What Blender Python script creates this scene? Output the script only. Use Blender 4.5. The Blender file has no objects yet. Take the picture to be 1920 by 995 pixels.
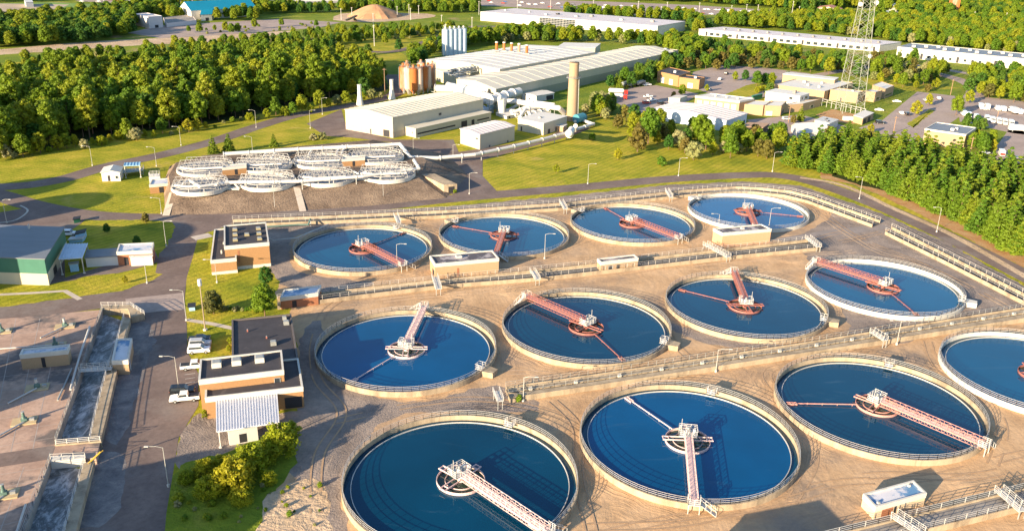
import bpy, math, random
from mathutils import Vector, Matrix, noise
random.seed(7)
R = math.radians
SC = bpy.context.scene
COL = SC.collection
# ------------------------------------------------------------------ camera
F, PITCH, ROLL, CAMH = 1608.38, 0.37209, R(1.3), 87.75
cam = bpy.data.cameras.new('camera'); co = bpy.data.objects.new('camera', cam); COL.objects.link(co)
cam.sensor_width = 36; cam.lens = F / 1920 * 36; cam.clip_start = 1; cam.clip_end = 9000
co.matrix_world = Matrix.Translation((0, 0, CAMH)) @ Matrix.Rotation(math.pi/2 - PITCH, 4, 'X') @ Matrix.Rotation(ROLL, 4, 'Z')
SC.camera = co
def G(px, py, z=0.0):
    """survey helper: ground position at height z of a point read off the 1920x995 survey picture"""
    a = px - 960; b = 497.5 - py
    cr, sr = math.cos(ROLL), math.sin(ROLL)
    X = (a*cr - b*sr)/F; Y = (a*sr + b*cr)/F
    c, s = math.cos(PITCH), math.sin(PITCH)
    dz = -s + Y*c
    t = (z - CAMH)/dz
    return Vector((X*t, (c + Y*s)*t, z))
def PY(p):
    c, s = math.cos(PITCH), math.sin(PITCH)
    z = p[2]-CAMH; d = p[1]*c - z*s; u = p[1]*s + z*c
    return 497.5 - F*(-p[0]/d*math.sin(ROLL) + u/d*math.cos(ROLL))
def PXX(p):
    c, s = math.cos(PITCH), math.sin(PITCH)
    z = p[2]-CAMH; d = p[1]*c - z*s; u = p[1]*s + z*c
    return 960 + F*(p[0]/d*math.cos(ROLL) + u/d*math.sin(ROLL))
def height(base, top, z0=0.0):
    b = G(base[0], base[1], z0); lo, hi = 0.0, 90.0
    for _ in range(40):
        m = (lo+hi)/2
        if PY((b.x, b.y, z0+m)) > top[1]: lo = m
        else: hi = m
    return lo
# ------------------------------------------------------------------ materials
def newmat(name):
    m = bpy.data.materials.new(name); m.use_nodes = True
    nt = m.node_tree; b = nt.nodes['Principled BSDF']
    return m, nt, b
def N(nt, t, **kw):
    n = nt.nodes.new(t)
    for k, v in kw.items():
        if hasattr(n, k): setattr(n, k, v)
        else: n.inputs[k].default_value = v
    return n
def ramp(nt, stops):
    r = nt.nodes.new('ShaderNodeValToRGB'); e = r.color_ramp.elements
    while len(e) < len(stops): e.new(0.5)
    for i, (p, c) in enumerate(stops): e[i].position = p; e[i].color = (c[0], c[1], c[2], 1)
    return r
def pos(nt, sc=(1, 1, 1), rot=(0, 0, 0), obj=False):
    if obj: g = nt.nodes.new('ShaderNodeTexCoord'); o = g.outputs['Object']
    else: g = nt.nodes.new('ShaderNodeNewGeometry'); o = g.outputs['Position']
    m = nt.nodes.new('ShaderNodeMapping'); m.inputs['Scale'].default_value = sc; m.inputs['Rotation'].default_value = rot
    nt.links.new(o, m.inputs[0]); return m.outputs[0]
def bump(nt, b, h, strength=.3, dist=.1, prev=None):
    n = nt.nodes.new('ShaderNodeBump'); n.inputs['Strength'].default_value = strength; n.inputs['Distance'].default_value = dist
    nt.links.new(h, n.inputs['Height'])
    if prev: nt.links.new(prev.outputs[0], n.inputs['Normal'])
    nt.links.new(n.outputs[0], b.inputs['Normal']); return n
MATS = {}
def pm(name, col, rough=.8, var=.18, scale=.6, b=.0, metal=0.0, col2=None, mixs=(.45, .65), sc=(1, 1, 1), bscale=6, spec=.3):
    """weathered surface: base colour broken by two scales of noise, optional second colour (stains)"""
    if name in MATS: return MATS[name]
    m, nt, p = newmat(name); L = nt.links.new
    v = pos(nt, sc)
    n1 = N(nt, 'ShaderNodeTexNoise', Scale=scale, Detail=6.0, Roughness=.65); L(v, n1.inputs['Vector'])
    c1 = [max(0, x*(1-var)) for x in col]; c2 = [min(1, x*(1+var)) for x in col]
    r = ramp(nt, [(.3, c1), (.7, c2)]); L(n1.outputs[0], r.inputs[0]); out = r.outputs[0]
    if col2:
        n2 = N(nt, 'ShaderNodeTexNoise', Scale=scale*.45, Detail=8.0, Roughness=.7); L(v, n2.inputs['Vector'])
        r2 = ramp(nt, [(mixs[0], (0, 0, 0)), (mixs[1], (1, 1, 1))]); L(n2.outputs[0], r2.inputs[0])
        mx = N(nt, 'ShaderNodeMix', data_type='RGBA'); L(r2.outputs[0], mx.inputs[0]); L(out, mx.inputs[6]); mx.inputs[7].default_value = (*col2, 1); out = mx.outputs[2]
    L(out, p.inputs['Base Color'])
    p.inputs['Roughness'].default_value = rough; p.inputs['Metallic'].default_value = metal; p.inputs['Specular IOR Level'].default_value = spec
    if b:
        n3 = N(nt, 'ShaderNodeTexNoise', Scale=bscale, Detail=4.0); L(v, n3.inputs['Vector']); bump(nt, p, n3.outputs[0], b, .05)
    MATS[name] = m; return m
conc   = pm('concrete_cream', (.39, .31, .215), .85, .18, .6, .3, col2=(.20, .155, .11), mixs=(.48, .68), sc=(1, 1, .3))
concw  = pm('concrete_white', (.58, .55, .49), .8, .08, .5, .2, col2=(.46, .41, .34), mixs=(.58, .75))
concg  = pm('concrete_grey', (.30, .27, .24), .85, .18, .3, .3, col2=(.2, .18, .165), mixs=(.45, .6))
concd  = pm('concrete_dark', (.11, .105, .10), .85, .25, .5, .3)
white  = pm('white_paint', (.60, .58, .55), .45, .04, 1.5)
metalw = pm('galvanised_pale', (.50, .48, .45), .45, .08, 1.5)
metalg = pm('galvanised_grey', (.33, .34, .33), .5, .15, 1.5, metal=.2)
pinkp  = pm('faded_red_paint', (.52, .26, .22), .55, .16, 2.0)
pinkl  = pm('bleached_pink_paint', (.68, .49, .46), .55, .10, 2.0)
redp   = pm('rusty_red_paint', (.30, .115, .095), .6, .25, 2.0)
brick  = pm('tan_brick', (.34, .19, .088), .85, .10, 3.0, .2)
brickd = pm('brown_brick', (.31, .13, .07), .85, .12, 3.0, .2)
cream  = pm('cream_siding', (.47, .43, .33), .6, .05, .3, sc=(1, 1, .3))
creamd = pm('buff_siding', (.45, .40, .30), .6, .05, .3)
creamg = pm('greyed_plinth', (.40, .35, .30), .8, .1, .5)
roofw  = pm('white_membrane', (.64, .61, .55), .6, .06, .12, col2=(.52, .48, .42), mixs=(.55, .75))
roofp  = pm('pinkish_membrane', (.60, .54, .53), .6, .06, .1, col2=(.50, .44, .42), mixs=(.55, .75))
roofc  = pm('cream_roof', (.60, .55, .44), .55, .07, .12)
roofd  = pm('bitumen_roof', (.055, .05, .055), .75, .2, .35, .2, col2=(.16, .14, .13), mixs=(.6, .8))
roofb  = pm('blue_grey_roof', (.17, .18, .20), .5, .12, .3, sc=(.2, 1, 1))
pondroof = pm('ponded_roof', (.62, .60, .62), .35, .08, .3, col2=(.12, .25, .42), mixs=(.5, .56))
teal   = pm('teal_siding', (.045, .15, .11), .5, .08, .4)
tealr  = pm('turquoise_roof', (.005, .24, .36), .5, .08, .1)
tealp  = pm('teal_pipe_paint', (.10, .17, .15), .5, .1, 2)
bluem  = pm('blue_white_metal', (.55, .62, .70), .45, .08, .4)
rust   = pm('rust', (.42, .13, .035), .85, .3, .35, .2, col2=(.45, .30, .22), mixs=(.45, .6), sc=(1, 1, .15))
silow  = pm('stained_silo', (.50, .40, .34), .7, .15, .4, col2=(.35, .13, .05), mixs=(.48, .62), sc=(1, 1, .12))
silob  = pm('pale_blue_silo', (.50, .60, .70), .5, .06, .5)
stackm = pm('stack_concrete', (.34, .24, .155), .85, .10, .3, .2, sc=(1, 1, .2))
dark   = pm('dark_opening', (.03, .03, .035), .6, .1)
glass  = pm('window_glass', (.035, .045, .055), .12, .1, spec=.6)
rubber = pm('tyre_rubber', (.02, .02, .02), .8, .1)
timber = pm('pole_timber', (.30, .19, .12), .9, .2, 3)
yellow = pm('yellow_paint', (.65, .42, .05), .5, .1)
green_p = pm('green_steel', (.03, .17, .09), .5, .1)
bluec  = pm('light_blue_paint', (.30, .52, .68), .5, .08)
line_w = pm('road_paint', (.62, .60, .56), .7, .15, 1)
kerbm  = pm('kerb_concrete', (.50, .45, .38), .85, .12, 1)
trunkm = pm('bark', (.16, .10, .065), .95, .25, 4)
barem  = pm('bare_wood', (.22, .17, .12), .9, .2, 4)

def water_mat(name, col, deep=None):
    m, nt, p = newmat(name); L = nt.links.new
    v = pos(nt)
    n = N(nt, 'ShaderNodeTexNoise', Scale=.06, Detail=3.0); L(v, n.inputs['Vector'])
    r = ramp(nt, [(.3, [c*.82 for c in col]), (.7, [c*1.15 for c in col])]); L(n.outputs[0], r.inputs[0])
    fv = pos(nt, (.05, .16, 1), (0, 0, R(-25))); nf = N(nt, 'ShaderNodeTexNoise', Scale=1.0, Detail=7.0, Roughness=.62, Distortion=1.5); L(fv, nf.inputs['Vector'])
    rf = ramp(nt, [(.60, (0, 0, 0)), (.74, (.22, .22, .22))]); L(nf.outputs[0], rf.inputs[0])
    mx = N(nt, 'ShaderNodeMix', data_type='RGBA'); L(rf.outputs[0], mx.inputs[0]); L(r.outputs[0], mx.inputs[6]); mx.inputs[7].default_value = (.10, .16, .20, 1); L(mx.outputs[2], p.inputs['Base Color'])  # pale streaks painted in: scum, and lighter reflections on the water
    p.inputs['Roughness'].default_value = .06; p.inputs['IOR'].default_value = 1.45; p.inputs['Specular Tint'].default_value = (.35, .78, 1, 1)
    n2 = N(nt, 'ShaderNodeTexNoise', Scale=1.1, Detail=5.0, Roughness=.6); L(v, n2.inputs['Vector']); bump(nt, p, n2.outputs[0], .10, .03)
    return m
wat = {'b': water_mat('water_sky_bright', (.0001, .062, .17)), 'm': water_mat('water_sky_mid', (.0002, .060, .13)), 'd': water_mat('water_sky_dark', (.0001, .036, .078))}  # blue sky reflection put into the base colour of dark water
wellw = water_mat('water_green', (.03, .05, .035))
chanw_m, nt_, p_ = newmat('foaming_water')
_v = pos(nt_, (1, .5, 1), (0, 0, R(28)))
_n = N(nt_, 'ShaderNodeTexNoise', Scale=.45, Detail=10.0, Roughness=.78, Distortion=.6); nt_.links.new(_v, _n.inputs[0])
_r = ramp(nt_, [(.40, (.05, .06, .065)), (.50, (.15, .17, .185)), (.57, (.42, .43, .44)), (.66, (.60, .61, .61))]); nt_.links.new(_n.outputs[0], _r.inputs[0]); nt_.links.new(_r.outputs[0], p_.inputs['Base Color'])
p_.inputs['Roughness'].default_value = .35; bump(nt_, p_, _n.outputs[0], .9, .35)

TC = [(-43.4, 234.1), (-2.7, 248.6), (38.4, 262.8), (79.5, 278.5), (-23.0, 170.6), (17.9, 184.3), (59.1, 198.7), (99.8, 213.3), (-7.9, 122.7), (33.2, 136.4), (73.9, 150.7), (114.9, 165.7)]
def ground_mat(name, stops, scale, detail_scale, bstr, bdist, rough=.95, streak=None, patch=None, patch_s=(.02, .5, .6)):
    m, nt, p = newmat(name); L = nt.links.new
    v = pos(nt)
    n1 = N(nt, 'ShaderNodeTexNoise', Scale=scale, Detail=10.0, Roughness=.68, Distortion=.3); L(v, n1.inputs['Vector'])
    r = ramp(nt, stops); L(n1.outputs[0], r.inputs[0]); out = r.outputs[0]
    if patch:
        n4 = N(nt, 'ShaderNodeTexNoise', Scale=patch_s[0], Detail=8.0, Roughness=.65); L(v, n4.inputs['Vector'])
        r4 = ramp(nt, [(patch_s[1], (0, 0, 0)), (patch_s[2], (1, 1, 1))]); L(n4.outputs[0], r4.inputs[0])
        mx = N(nt, 'ShaderNodeMix', data_type='RGBA'); L(r4.outputs[0], mx.inputs[0]); L(out, mx.inputs[6]); mx.inputs[7].default_value = (*patch, 1); out = mx.outputs[2]
    nf = N(nt, 'ShaderNodeTexNoise', Scale=scale*9+.25, Detail=8.0, Roughness=.75); L(v, nf.inputs['Vector'])
    rf = ramp(nt, [(.32, (.70, .70, .70)), (.5, (1, 1, 1)), (.68, (1.22, 1.2, 1.15))]); L(nf.outputs[0], rf.inputs[0])
    mf = N(nt, 'ShaderNodeMix', data_type='RGBA', blend_type='MULTIPLY'); mf.inputs[0].default_value = .35 if name == 'sandy_yard' else .7; L(out, mf.inputs[6]); L(rf.outputs[0], mf.inputs[7]); out = mf.outputs[2]
    if name == 'lawn_grass':
        wv = N(nt, 'ShaderNodeTexWave', Scale=.13, Distortion=2.5, Detail=2.0); wv.inputs['Detail Scale'].default_value = .4; L(pos(nt, (1, 1, 1), (0, 0, R(35))), wv.inputs['Vector'])
        rw = ramp(nt, [(.2, (.84, .86, .84)), (.8, (1.08, 1.06, 1.0))]); L(wv.outputs[0], rw.inputs[0])
        mw = N(nt, 'ShaderNodeMix', data_type='RGBA', blend_type='MULTIPLY'); mw.inputs[0].default_value = .8; L(out, mw.inputs[6]); L(rw.outputs[0], mw.inputs[7]); out = mw.outputs[2]
    L(out, p.inputs['Base Color']); p.inputs['Roughness'].default_value = rough; p.inputs['Specular IOR Level'].default_value = .15
    n2 = N(nt, 'ShaderNodeTexNoise', Scale=detail_scale, Detail=6.0, Roughness=.6); L(v, n2.inputs['Vector'])
    b = bump(nt, p, n2.outputs[0], bstr, bdist)
    if streak:
        # tyre ruts: fine ridges following the rings of the tank field / the drive direction
        ax, ay, ox, oy, fr, st = streak
        fr *= .45
        sx = N(nt, 'ShaderNodeTexNoise', Scale=.03, Detail=2.0); L(v, sx.inputs['Vector'])
        mp = pos(nt, (fr, fr*.07, 1), (0, 0, ax))
        ad = N(nt, 'ShaderNodeVectorMath', operation='MULTIPLY_ADD'); L(sx.outputs['Color'], ad.inputs[0]); ad.inputs[1].default_value = (9, 4, 0); L(mp, ad.inputs[2])
        n3 = N(nt, 'ShaderNodeTexNoise', Scale=1.0, Detail=3.0); L(ad.outputs[0], n3.inputs['Vector'])
        b3 = bump(nt, p, n3.outputs[0], st*.5, .3, b)
        mn = None
        for c in TC:
            dn = N(nt, 'ShaderNodeVectorMath', operation='DISTANCE'); L(v, dn.inputs[0]); dn.inputs[1].default_value = (c[0], c[1], 0)
            if mn is None: mn = dn.outputs['Value']
            else: q = N(nt, 'ShaderNodeMath', operation='MINIMUM'); L(mn, q.inputs[0]); L(dn.outputs['Value'], q.inputs[1]); mn = q.outputs[0]
        xs = N(nt, 'ShaderNodeVectorMath', operation='SCALE'); L(v, xs.inputs[0]); xs.inputs['Scale'].default_value = .05
        wob = N(nt, 'ShaderNodeTexNoise', Scale=.12, Detail=2.0); L(v, wob.inputs['Vector'])
        dd = N(nt, 'ShaderNodeMath', operation='MULTIPLY_ADD'); L(wob.outputs[0], dd.inputs[0]); dd.inputs[1].default_value = 5; L(mn, dd.inputs[2])
        d2 = N(nt, 'ShaderNodeMath', operation='MULTIPLY'); L(dd.outputs[0], d2.inputs[0]); d2.inputs[1].default_value = 1.3
        cx = N(nt, 'ShaderNodeCombineXYZ'); L(d2.outputs[0], cx.inputs[2])
        av = N(nt, 'ShaderNodeVectorMath', operation='ADD'); L(xs.outputs[0], av.inputs[0]); L(cx.outputs[0], av.inputs[1])
        n5 = N(nt, 'ShaderNodeTexNoise', Scale=1.0, Detail=4.0, Roughness=.6); L(av.outputs[0], n5.inputs['Vector'])
        mk = N(nt, 'ShaderNodeTexNoise', Scale=.045, Detail=3.0); L(v, mk.inputs['Vector']); mr = ramp(nt, [(.50, (0, 0, 0)), (.62, (1, 1, 1))]); L(mk.outputs[0], mr.inputs[0])
        hm = N(nt, 'ShaderNodeMath', operation='MULTIPLY'); L(n5.outputs[0], hm.inputs[0]); L(mr.outputs[0], hm.inputs[1])
        bump(nt, p, hm.outputs[0], .8, .45, b3)
        rr = ramp(nt, [(.33, (.62, .62, .62)), (.5, (1, 1, 1)), (.75, (1.0, 1.0, 1.0))]); L(n5.outputs[0], rr.inputs[0])
        m2 = N(nt, 'ShaderNodeMix', data_type='RGBA', blend_type='MULTIPLY'); m2.inputs[0].default_value = .22; L(out, m2.inputs[6]); L(rr.outputs[0], m2.inputs[7]); L(m2.outputs[2], p.inputs['Base Color'])
    return m
grass_m = ground_mat('lawn_grass', [(.3, (.15, .19, .014)), (.48, (.30, .29, .020)), (.66, (.46, .36, .045))], .07, 1.3, .7, .25, patch=(.46, .34, .10), patch_s=(.045, .60, .72))
scrub_m = ground_mat('rough_meadow', [(.3, (.09, .16, .014)), (.55, (.20, .24, .02)), (.72, (.33, .29, .06))], .035, 1.0, 1.0, .5, patch=(.34, .25, .12), patch_s=(.02, .60, .68))
sand_m = ground_mat('sandy_yard', [(.3, (.40, .25, .14)), (.5, (.53, .345, .195)), (.7, (.64, .43, .255))], .10, 1.2, .5, .16, streak=(R(-20), 0, 0, 0, 1.3, .6), patch=(.30, .225, .17), patch_s=(.028, .50, .66))
sandg_m = ground_mat('grey_grit', [(.3, (.18, .145, .125)), (.5, (.27, .22, .19)), (.7, (.38, .30, .245))], .12, 2.6, .8, .2, streak=(R(-15), 0, 0, 0, 1.3, .6))
ripple_m = ground_mat('raked_grit', [(.3, (.11, .10, .105)), (.5, (.20, .18, .175)), (.7, (.33, .29, .26))], .25, 2.0, .8, .15, streak=(R(-15), 0, 0, 0, 1.9, 1.0))
berm_m = ground_mat('bare_brown_earth', [(.3, (.12, .085, .062)), (.5, (.20, .145, .105)), (.7, (.32, .235, .165))], .12, 1.5, 1.0, .3)
asph_m = ground_mat('asphalt', [(.3, (.145, .108, .095)), (.5, (.185, .138, .120)), (.7, (.235, .175, .15))], .09, 6, .3, .03, rough=.9, patch=(.22, .18, .16), patch_s=(.05, .52, .62))
asphp_m = ground_mat('pale_asphalt', [(.3, (.30, .235, .205)), (.5, (.36, .285, .25)), (.7, (.43, .34, .295))], .06, 5, .3, .03, rough=.9)
tan_m = ground_mat('bare_tan_soil', [(.3, (.40, .28, .17)), (.5, (.52, .38, .25)), (.7, (.62, .47, .33))], .06, .9, 1.0, .5)
deck_m = ground_mat('concrete_deck', [(.3, (.32, .215, .165)), (.5, (.44, .30, .23)), (.7, (.55, .39, .30))], .12, 3, .4, .04, patch=(.16, .135, .125), patch_s=(.06, .50, .58))
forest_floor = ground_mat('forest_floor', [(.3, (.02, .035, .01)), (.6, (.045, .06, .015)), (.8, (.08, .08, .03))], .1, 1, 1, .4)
orange_m = ground_mat('pine_needle_soil', [(.3, (.35, .17, .07)), (.5, (.45, .26, .12)), (.7, (.5, .36, .2))], .2, 2, .8, .2)
path_m = pm('path_concrete', (.52, .44, .36), .85, .12, .5, .2)

def leaf_mat(name, c1, c2, c3, tl=.25):
    m, nt, p = newmat(name); L = nt.links.new
    oi = nt.nodes.new('ShaderNodeObjectInfo')
    r = ramp(nt, [(0, c1), (.5, c2), (1, c3)]); L(oi.outputs['Random'], r.inputs[0])
    v = pos(nt); n1 = N(nt, 'ShaderNodeTexNoise', Scale=.55, Detail=4.0); L(v, n1.inputs['Vector'])
    mr = N(nt, 'ShaderNodeMapRange'); mr.inputs[1].default_value = .3; mr.inputs[2].default_value = .7; mr.inputs[3].default_value = .72; mr.inputs[4].default_value = 1.3; L(n1.outputs[0], mr.inputs[0])
    mu = N(nt, 'ShaderNodeVectorMath', operation='SCALE'); L(r.outputs[0], mu.inputs[0]); L(mr.outputs[0], mu.inputs['Scale'])
    L(mu.outputs[0], p.inputs['Base Color']); p.inputs['Roughness'].default_value = .6; p.inputs['Specular IOR Level'].default_value = .25
    tr = nt.nodes.new('ShaderNodeBsdfTranslucent'); L(mu.outputs[0], tr.inputs[0])
    ms = nt.nodes.new('ShaderNodeMixShader'); ms.inputs[0].default_value = tl
    L(p.outputs[0], ms.inputs[1]); L(tr.outputs[0], ms.inputs[2]); L(ms.outputs[0], nt.nodes['Material Output'].inputs[0])
    return m
leaf_m = leaf_mat('broadleaf_foliage', (.09, .18, .012), (.17, .24, .012), (.26, .28, .014), .38)
leafp_m = leaf_mat('pale_foliage', (.20, .22, .07), (.26, .26, .10), (.30, .28, .13))
leafb_m = leaf_mat('bright_foliage', (.25, .30, .014), (.31, .33, .014), (.36, .33, .016), .4)
leafd_m = leaf_mat('dark_green_foliage', (.04, .12, .016), (.065, .145, .016), (.10, .17, .018), .35)
pine_m = leaf_mat('pine_needles', (.08, .17, .014), (.13, .21, .014), (.19, .24, .016), .35)
olive_m = leaf_mat('olive_foliage', (.09, .095, .02), (.12, .11, .02), (.15, .12, .025))

# ------------------------------------------------------------------ mesh builder
class MB:
    def __init__(s): s.v = []; s.f = []; s.m = []; s.mats = []
    def mi(s, m):
        if m not in s.mats: s.mats.append(m)
        return s.mats.index(m)
    def add(s, vs, fs, m):
        o = len(s.v); s.v += [tuple(v) for v in vs]; k = s.mi(m)
        for f in fs: s.f.append(tuple(i+o for i in f)); s.m.append(k)
    def prism(s, poly, z0, z1, m, mtop=None, bottom=False):
        n = len(poly); vs = [(p[0], p[1], z0) for p in poly] + [(p[0], p[1], z1) for p in poly]
        ar = sum(poly[i][0]*poly[(i+1) % n][1]-poly[(i+1) % n][0]*poly[i][1] for i in range(n))
        sides = [(i, (i+1) % n, n+(i+1) % n, n+i) for i in range(n)]
        top = tuple(range(n, 2*n)); bot = tuple(range(n-1, -1, -1))
        if ar < 0: sides = [f[::-1] for f in sides]; top = top[::-1]; bot = bot[::-1]
        s.add(vs, sides, m); s.add([(p[0], p[1], z1) for p in poly], [tuple(i-n for i in top)], mtop or m)
        if bottom: s.add(vs[:n], [bot], m)
    def box(s, c, d, m, rz=0.0):
        cx, cy, cz = c; a, b, h = d[0]/2, d[1]/2, d[2]/2; C_, S_ = math.cos(rz), math.sin(rz)
        vs = [(cx+x*C_-y*S_, cy+x*S_+y*C_, cz+z) for z in (-h, h) for x, y in ((-a, -b), (a, -b), (a, b), (-a, b))]
        s.add(vs, [(0, 3, 2, 1), (4, 5, 6, 7), (0, 1, 5, 4), (1, 2, 6, 5), (2, 3, 7, 6), (3, 0, 4, 7)], m)
    def bar(s, p, q, w, m, h=None):
        p = Vector(p); q = Vector(q); d = q-p
        if d.length < 1e-6: return
        d.normalize(); up = Vector((0, 0, 1)) if abs(d.z) < .95 else Vector((1, 0, 0))
        x = d.cross(up).normalized()*(w/2); y = x.cross(d).normalized()*((h or w)/2)
        vs = [p-x-y, p+x-y, p+x+y, p-x+y, q-x-y, q+x-y, q+x+y, q-x+y]
        s.add(vs, [(0, 1, 2, 3), (7, 6, 5, 4), (0, 4, 5, 1), (1, 5, 6, 2), (2, 6, 7, 3), (3, 7, 4, 0)], m)
    def cyl(s, p, q, r, m, r2=None, n=12, caps=True):
        p = Vector(p); q = Vector(q); d = (q-p).normalized(); r2 = r if r2 is None else r2
        up = Vector((0, 0, 1)) if abs(d.z) < .95 else Vector((1, 0, 0))
        x = d.cross(up).normalized(); y = d.cross(x).normalized(); vs = []
        for c, rr in ((p, r), (q, r2)):
            for i in range(n):
                a = 2*math.pi*i/n; vs.append(c + x*math.cos(a)*rr + y*math.sin(a)*rr)
        fs = [(i, n+i, n+(i+1) % n, (i+1) % n) for i in range(n)]
        if caps: fs += [tuple(range(n)), tuple(range(2*n-1, n-1, -1))]
        s.add(vs, fs, m)
    def tube(s, pts, r, m, n=10):
        pts = [Vector(p) for p in pts]
        for a, b in zip(pts, pts[1:]): s.cyl(a, b, r, m, n=n)
        for p in pts[1:-1]: s.ball(p, r*1.02, m, n)
    def ball(s, c, r, m, n=8, sz=1.0):
        c = Vector(c); vs = []; k = max(4, n//2)
        for j in range(1, k):
            t = math.pi*j/k
            for i in range(n):
                a = 2*math.pi*i/n; vs.append(c+Vector((math.sin(t)*math.cos(a)*r, math.sin(t)*math.sin(a)*r, math.cos(t)*r*sz)))
        top = len(vs); vs += [c+Vector((0, 0, r*sz)), c-Vector((0, 0, r*sz))]; fs = []
        for j in range(k-2):
            for i in range(n): fs.append((j*n+i, (j+1)*n+i, (j+1)*n+(i+1) % n, j*n+(i+1) % n))
        for i in range(n): fs.append((top, i, (i+1) % n)); fs.append((top+1, (k-2)*n+(i+1) % n, (k-2)*n+i))
        s.add(vs, fs, m)
    def ring(s, c, r0, r1, z0, z1, m, n=96, a0=0, a1=2*math.pi):
        """annular wall"""
        full = abs(a1-a0-2*math.pi) < 1e-6; k = n if full else n+1; vs = []
        for i in range(k):
            a = a0+(a1-a0)*i/n; C_, S_ = math.cos(a), math.sin(a)
            vs += [(c[0]+C_*r0, c[1]+S_*r0, z0), (c[0]+C_*r1, c[1]+S_*r1, z0), (c[0]+C_*r1, c[1]+S_*r1, z1), (c[0]+C_*r0, c[1]+S_*r0, z1)]
        fs = []
        for i in range(n):
            a = 4*i; b = 4*((i+1) % k)
            fs += [(a+1, b+1, b+2, a+2), (a+2, b+2, b+3, a+3), (a+3, b+3, b, a), (a, b, b+1, a+1)]
        if not full: fs += [(0, 1, 2, 3), (4*(k-1)+3, 4*(k-1)+2, 4*(k-1)+1, 4*(k-1))]
        s.add(vs, fs, m)
    def disc(s, c, r, z, m, n=96):
        s.add([(c[0]+math.cos(2*math.pi*i/n)*r, c[1]+math.sin(2*math.pi*i/n)*r, z) for i in range(n)], [tuple(range(n))], m)
    def build(s, name, parent=None, smooth=False, org=None):
        o_ = Vector(org) if org is not None else (Vector(parent.get('_o', (0, 0, 0))) if parent is not None else Vector((0, 0, 0)))
        me = bpy.data.meshes.new(name); me.from_pydata([(v[0]-o_.x, v[1]-o_.y, v[2]-o_.z) for v in s.v], [], s.f)
        for m in s.mats: me.materials.append(m)
        me.polygons.foreach_set('material_index', s.m)
        if smooth: me.polygons.foreach_set('use_smooth', [True]*len(s.f))
        me.update()
        o = bpy.data.objects.new(name, me); COL.objects.link(o)
        if parent is not None: o.parent = parent; o['_o'] = tuple(o_)
        return o
def tag(o, label=None, cat=None, group=None, kind=None):
    if label: o['label'] = label
    if cat: o['category'] = cat
    if group: o['group'] = group
    if kind: o['kind'] = kind
    return o
def thing(name, label, cat, loc=(0, 0, 0), group=None):
    """empty at the base; parts are modelled in world coordinates round it"""
    o = bpy.data.objects.new(name, None); COL.objects.link(o); o.location = loc; o.empty_display_size = .5
    o['_o'] = tuple(loc); return tag(o, label, cat, group)
def dup(root, loc, rz=0.0, sc=1.0, label=None, group=None):
    def cp(o, par):
        c = o.copy(); COL.objects.link(c)
        if par is not None: c.parent = par
        for ch in o.children: cp(ch, c)
        return c
    r = cp(root, None); r.location = loc; r.rotation_euler = (0, 0, rz)
    r.scale = (sc, sc, sc) if not hasattr(sc, '__len__') else sc
    if label: r['label'] = label
    if group: r['group'] = group
    return r
def railing(mb, pts, m, h=1.1, sp=2.0, rails=3, w=.07, closed=False):
    P = [Vector(p) for p in pts]
    if closed: P.append(P[0])
    for a, b in zip(P, P[1:]):
        L_ = (b-a).length; n = max(1, round(L_/sp))
        for i in range(n+1):
            q = a.lerp(b, i/n); mb.bar(q, q+Vector((0, 0, h)), w, m)
        for k in range(rails):
            z = h*(k+1)/rails; mb.bar(a+Vector((0, 0, z)), b+Vector((0, 0, z)), w*.8, m)
def smooth_path(pts, n=6):
    P = [Vector(p) for p in pts]; out = []
    for i in range(len(P)-1):
        p0 = P[max(0, i-1)]; p1 = P[i]; p2 = P[i+1]; p3 = P[min(len(P)-1, i+2)]
        for k in range(n):
            t = k/n; out.append(.5*((2*p1)+(p2-p0)*t+(2*p0-5*p1+4*p2-p3)*t*t+(3*p1-p0-3*p2+p3)*t**3))
    out.append(P[-1]); return out
# ------------------------------------------------------------------ flat sheets
RAG = {'lawn_grass', 'grey_grit', 'raked_grit', 'bare_tan_soil', 'rough_meadow', 'forest_floor', 'pine_needle_soil', 'sandy_yard'}
def sheet(name, pix, m, lvl, smooth=0, thick=0):
    pts = [G(x, y, lvl*.004) for x, y in pix]; rag = m.name in RAG
    if smooth:
        n = len(pts); ext = [pts[-1]]+pts+[pts[0], pts[1]]; sp = smooth_path(ext, smooth); pts = sp[smooth:-(smooth+1)]
    if rag:
        q = []
        for i, a in enumerate(pts):
            b = pts[(i+1) % len(pts)]; d = b-a; k = max(1, min(120, int(d.length/1.3))); nr = Vector((-d.y, d.x, 0)).normalized()
            for j in range(k): c = a.lerp(b, j/k); q.append(c+nr*(noise.noise(c*.35)*.9+noise.noise(c*1.7)*.5))
        pts = q
    mb = MB()
    mb.add(pts, [tuple(range(len(pts)))], m)
    return tag(mb.build(name), kind='structure')
def road(name, pix, width, m, lvl, sm=6, kerb=False):
    pts = [G(x, y, lvl*.004) for x, y in pix]; pts = smooth_path(pts, sm) if sm else pts
    mb = MB(); Lf = []; Rt = []
    for i, p in enumerate(pts):
        d = (pts[min(i+1, len(pts)-1)]-pts[max(i-1, 0)]); d.z = 0; d.normalize(); nrm = Vector((-d.y, d.x, 0))
        w = width if not hasattr(width, '__len__') else width[0]+(width[1]-width[0])*i/(len(pts)-1)
        Lf.append(p+nrm*w/2); Rt.append(p-nrm*w/2)
    n = len(pts); mb.add(Lf+Rt, [(i+n, i+1+n, i+1, i) for i in range(n-1)], m)
    o = tag(mb.build(name), kind='structure')
    if kerb:
        kb = MB()
        for S_ in (Lf, Rt):
            for a, b in zip(S_, S_[1:]): kb.bar(a+Vector((0, 0, .06)), b+Vector((0, 0, .06)), .2, kerbm, .14)
        tag(kb.build('kerb'), kind='structure')
    return o
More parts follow.
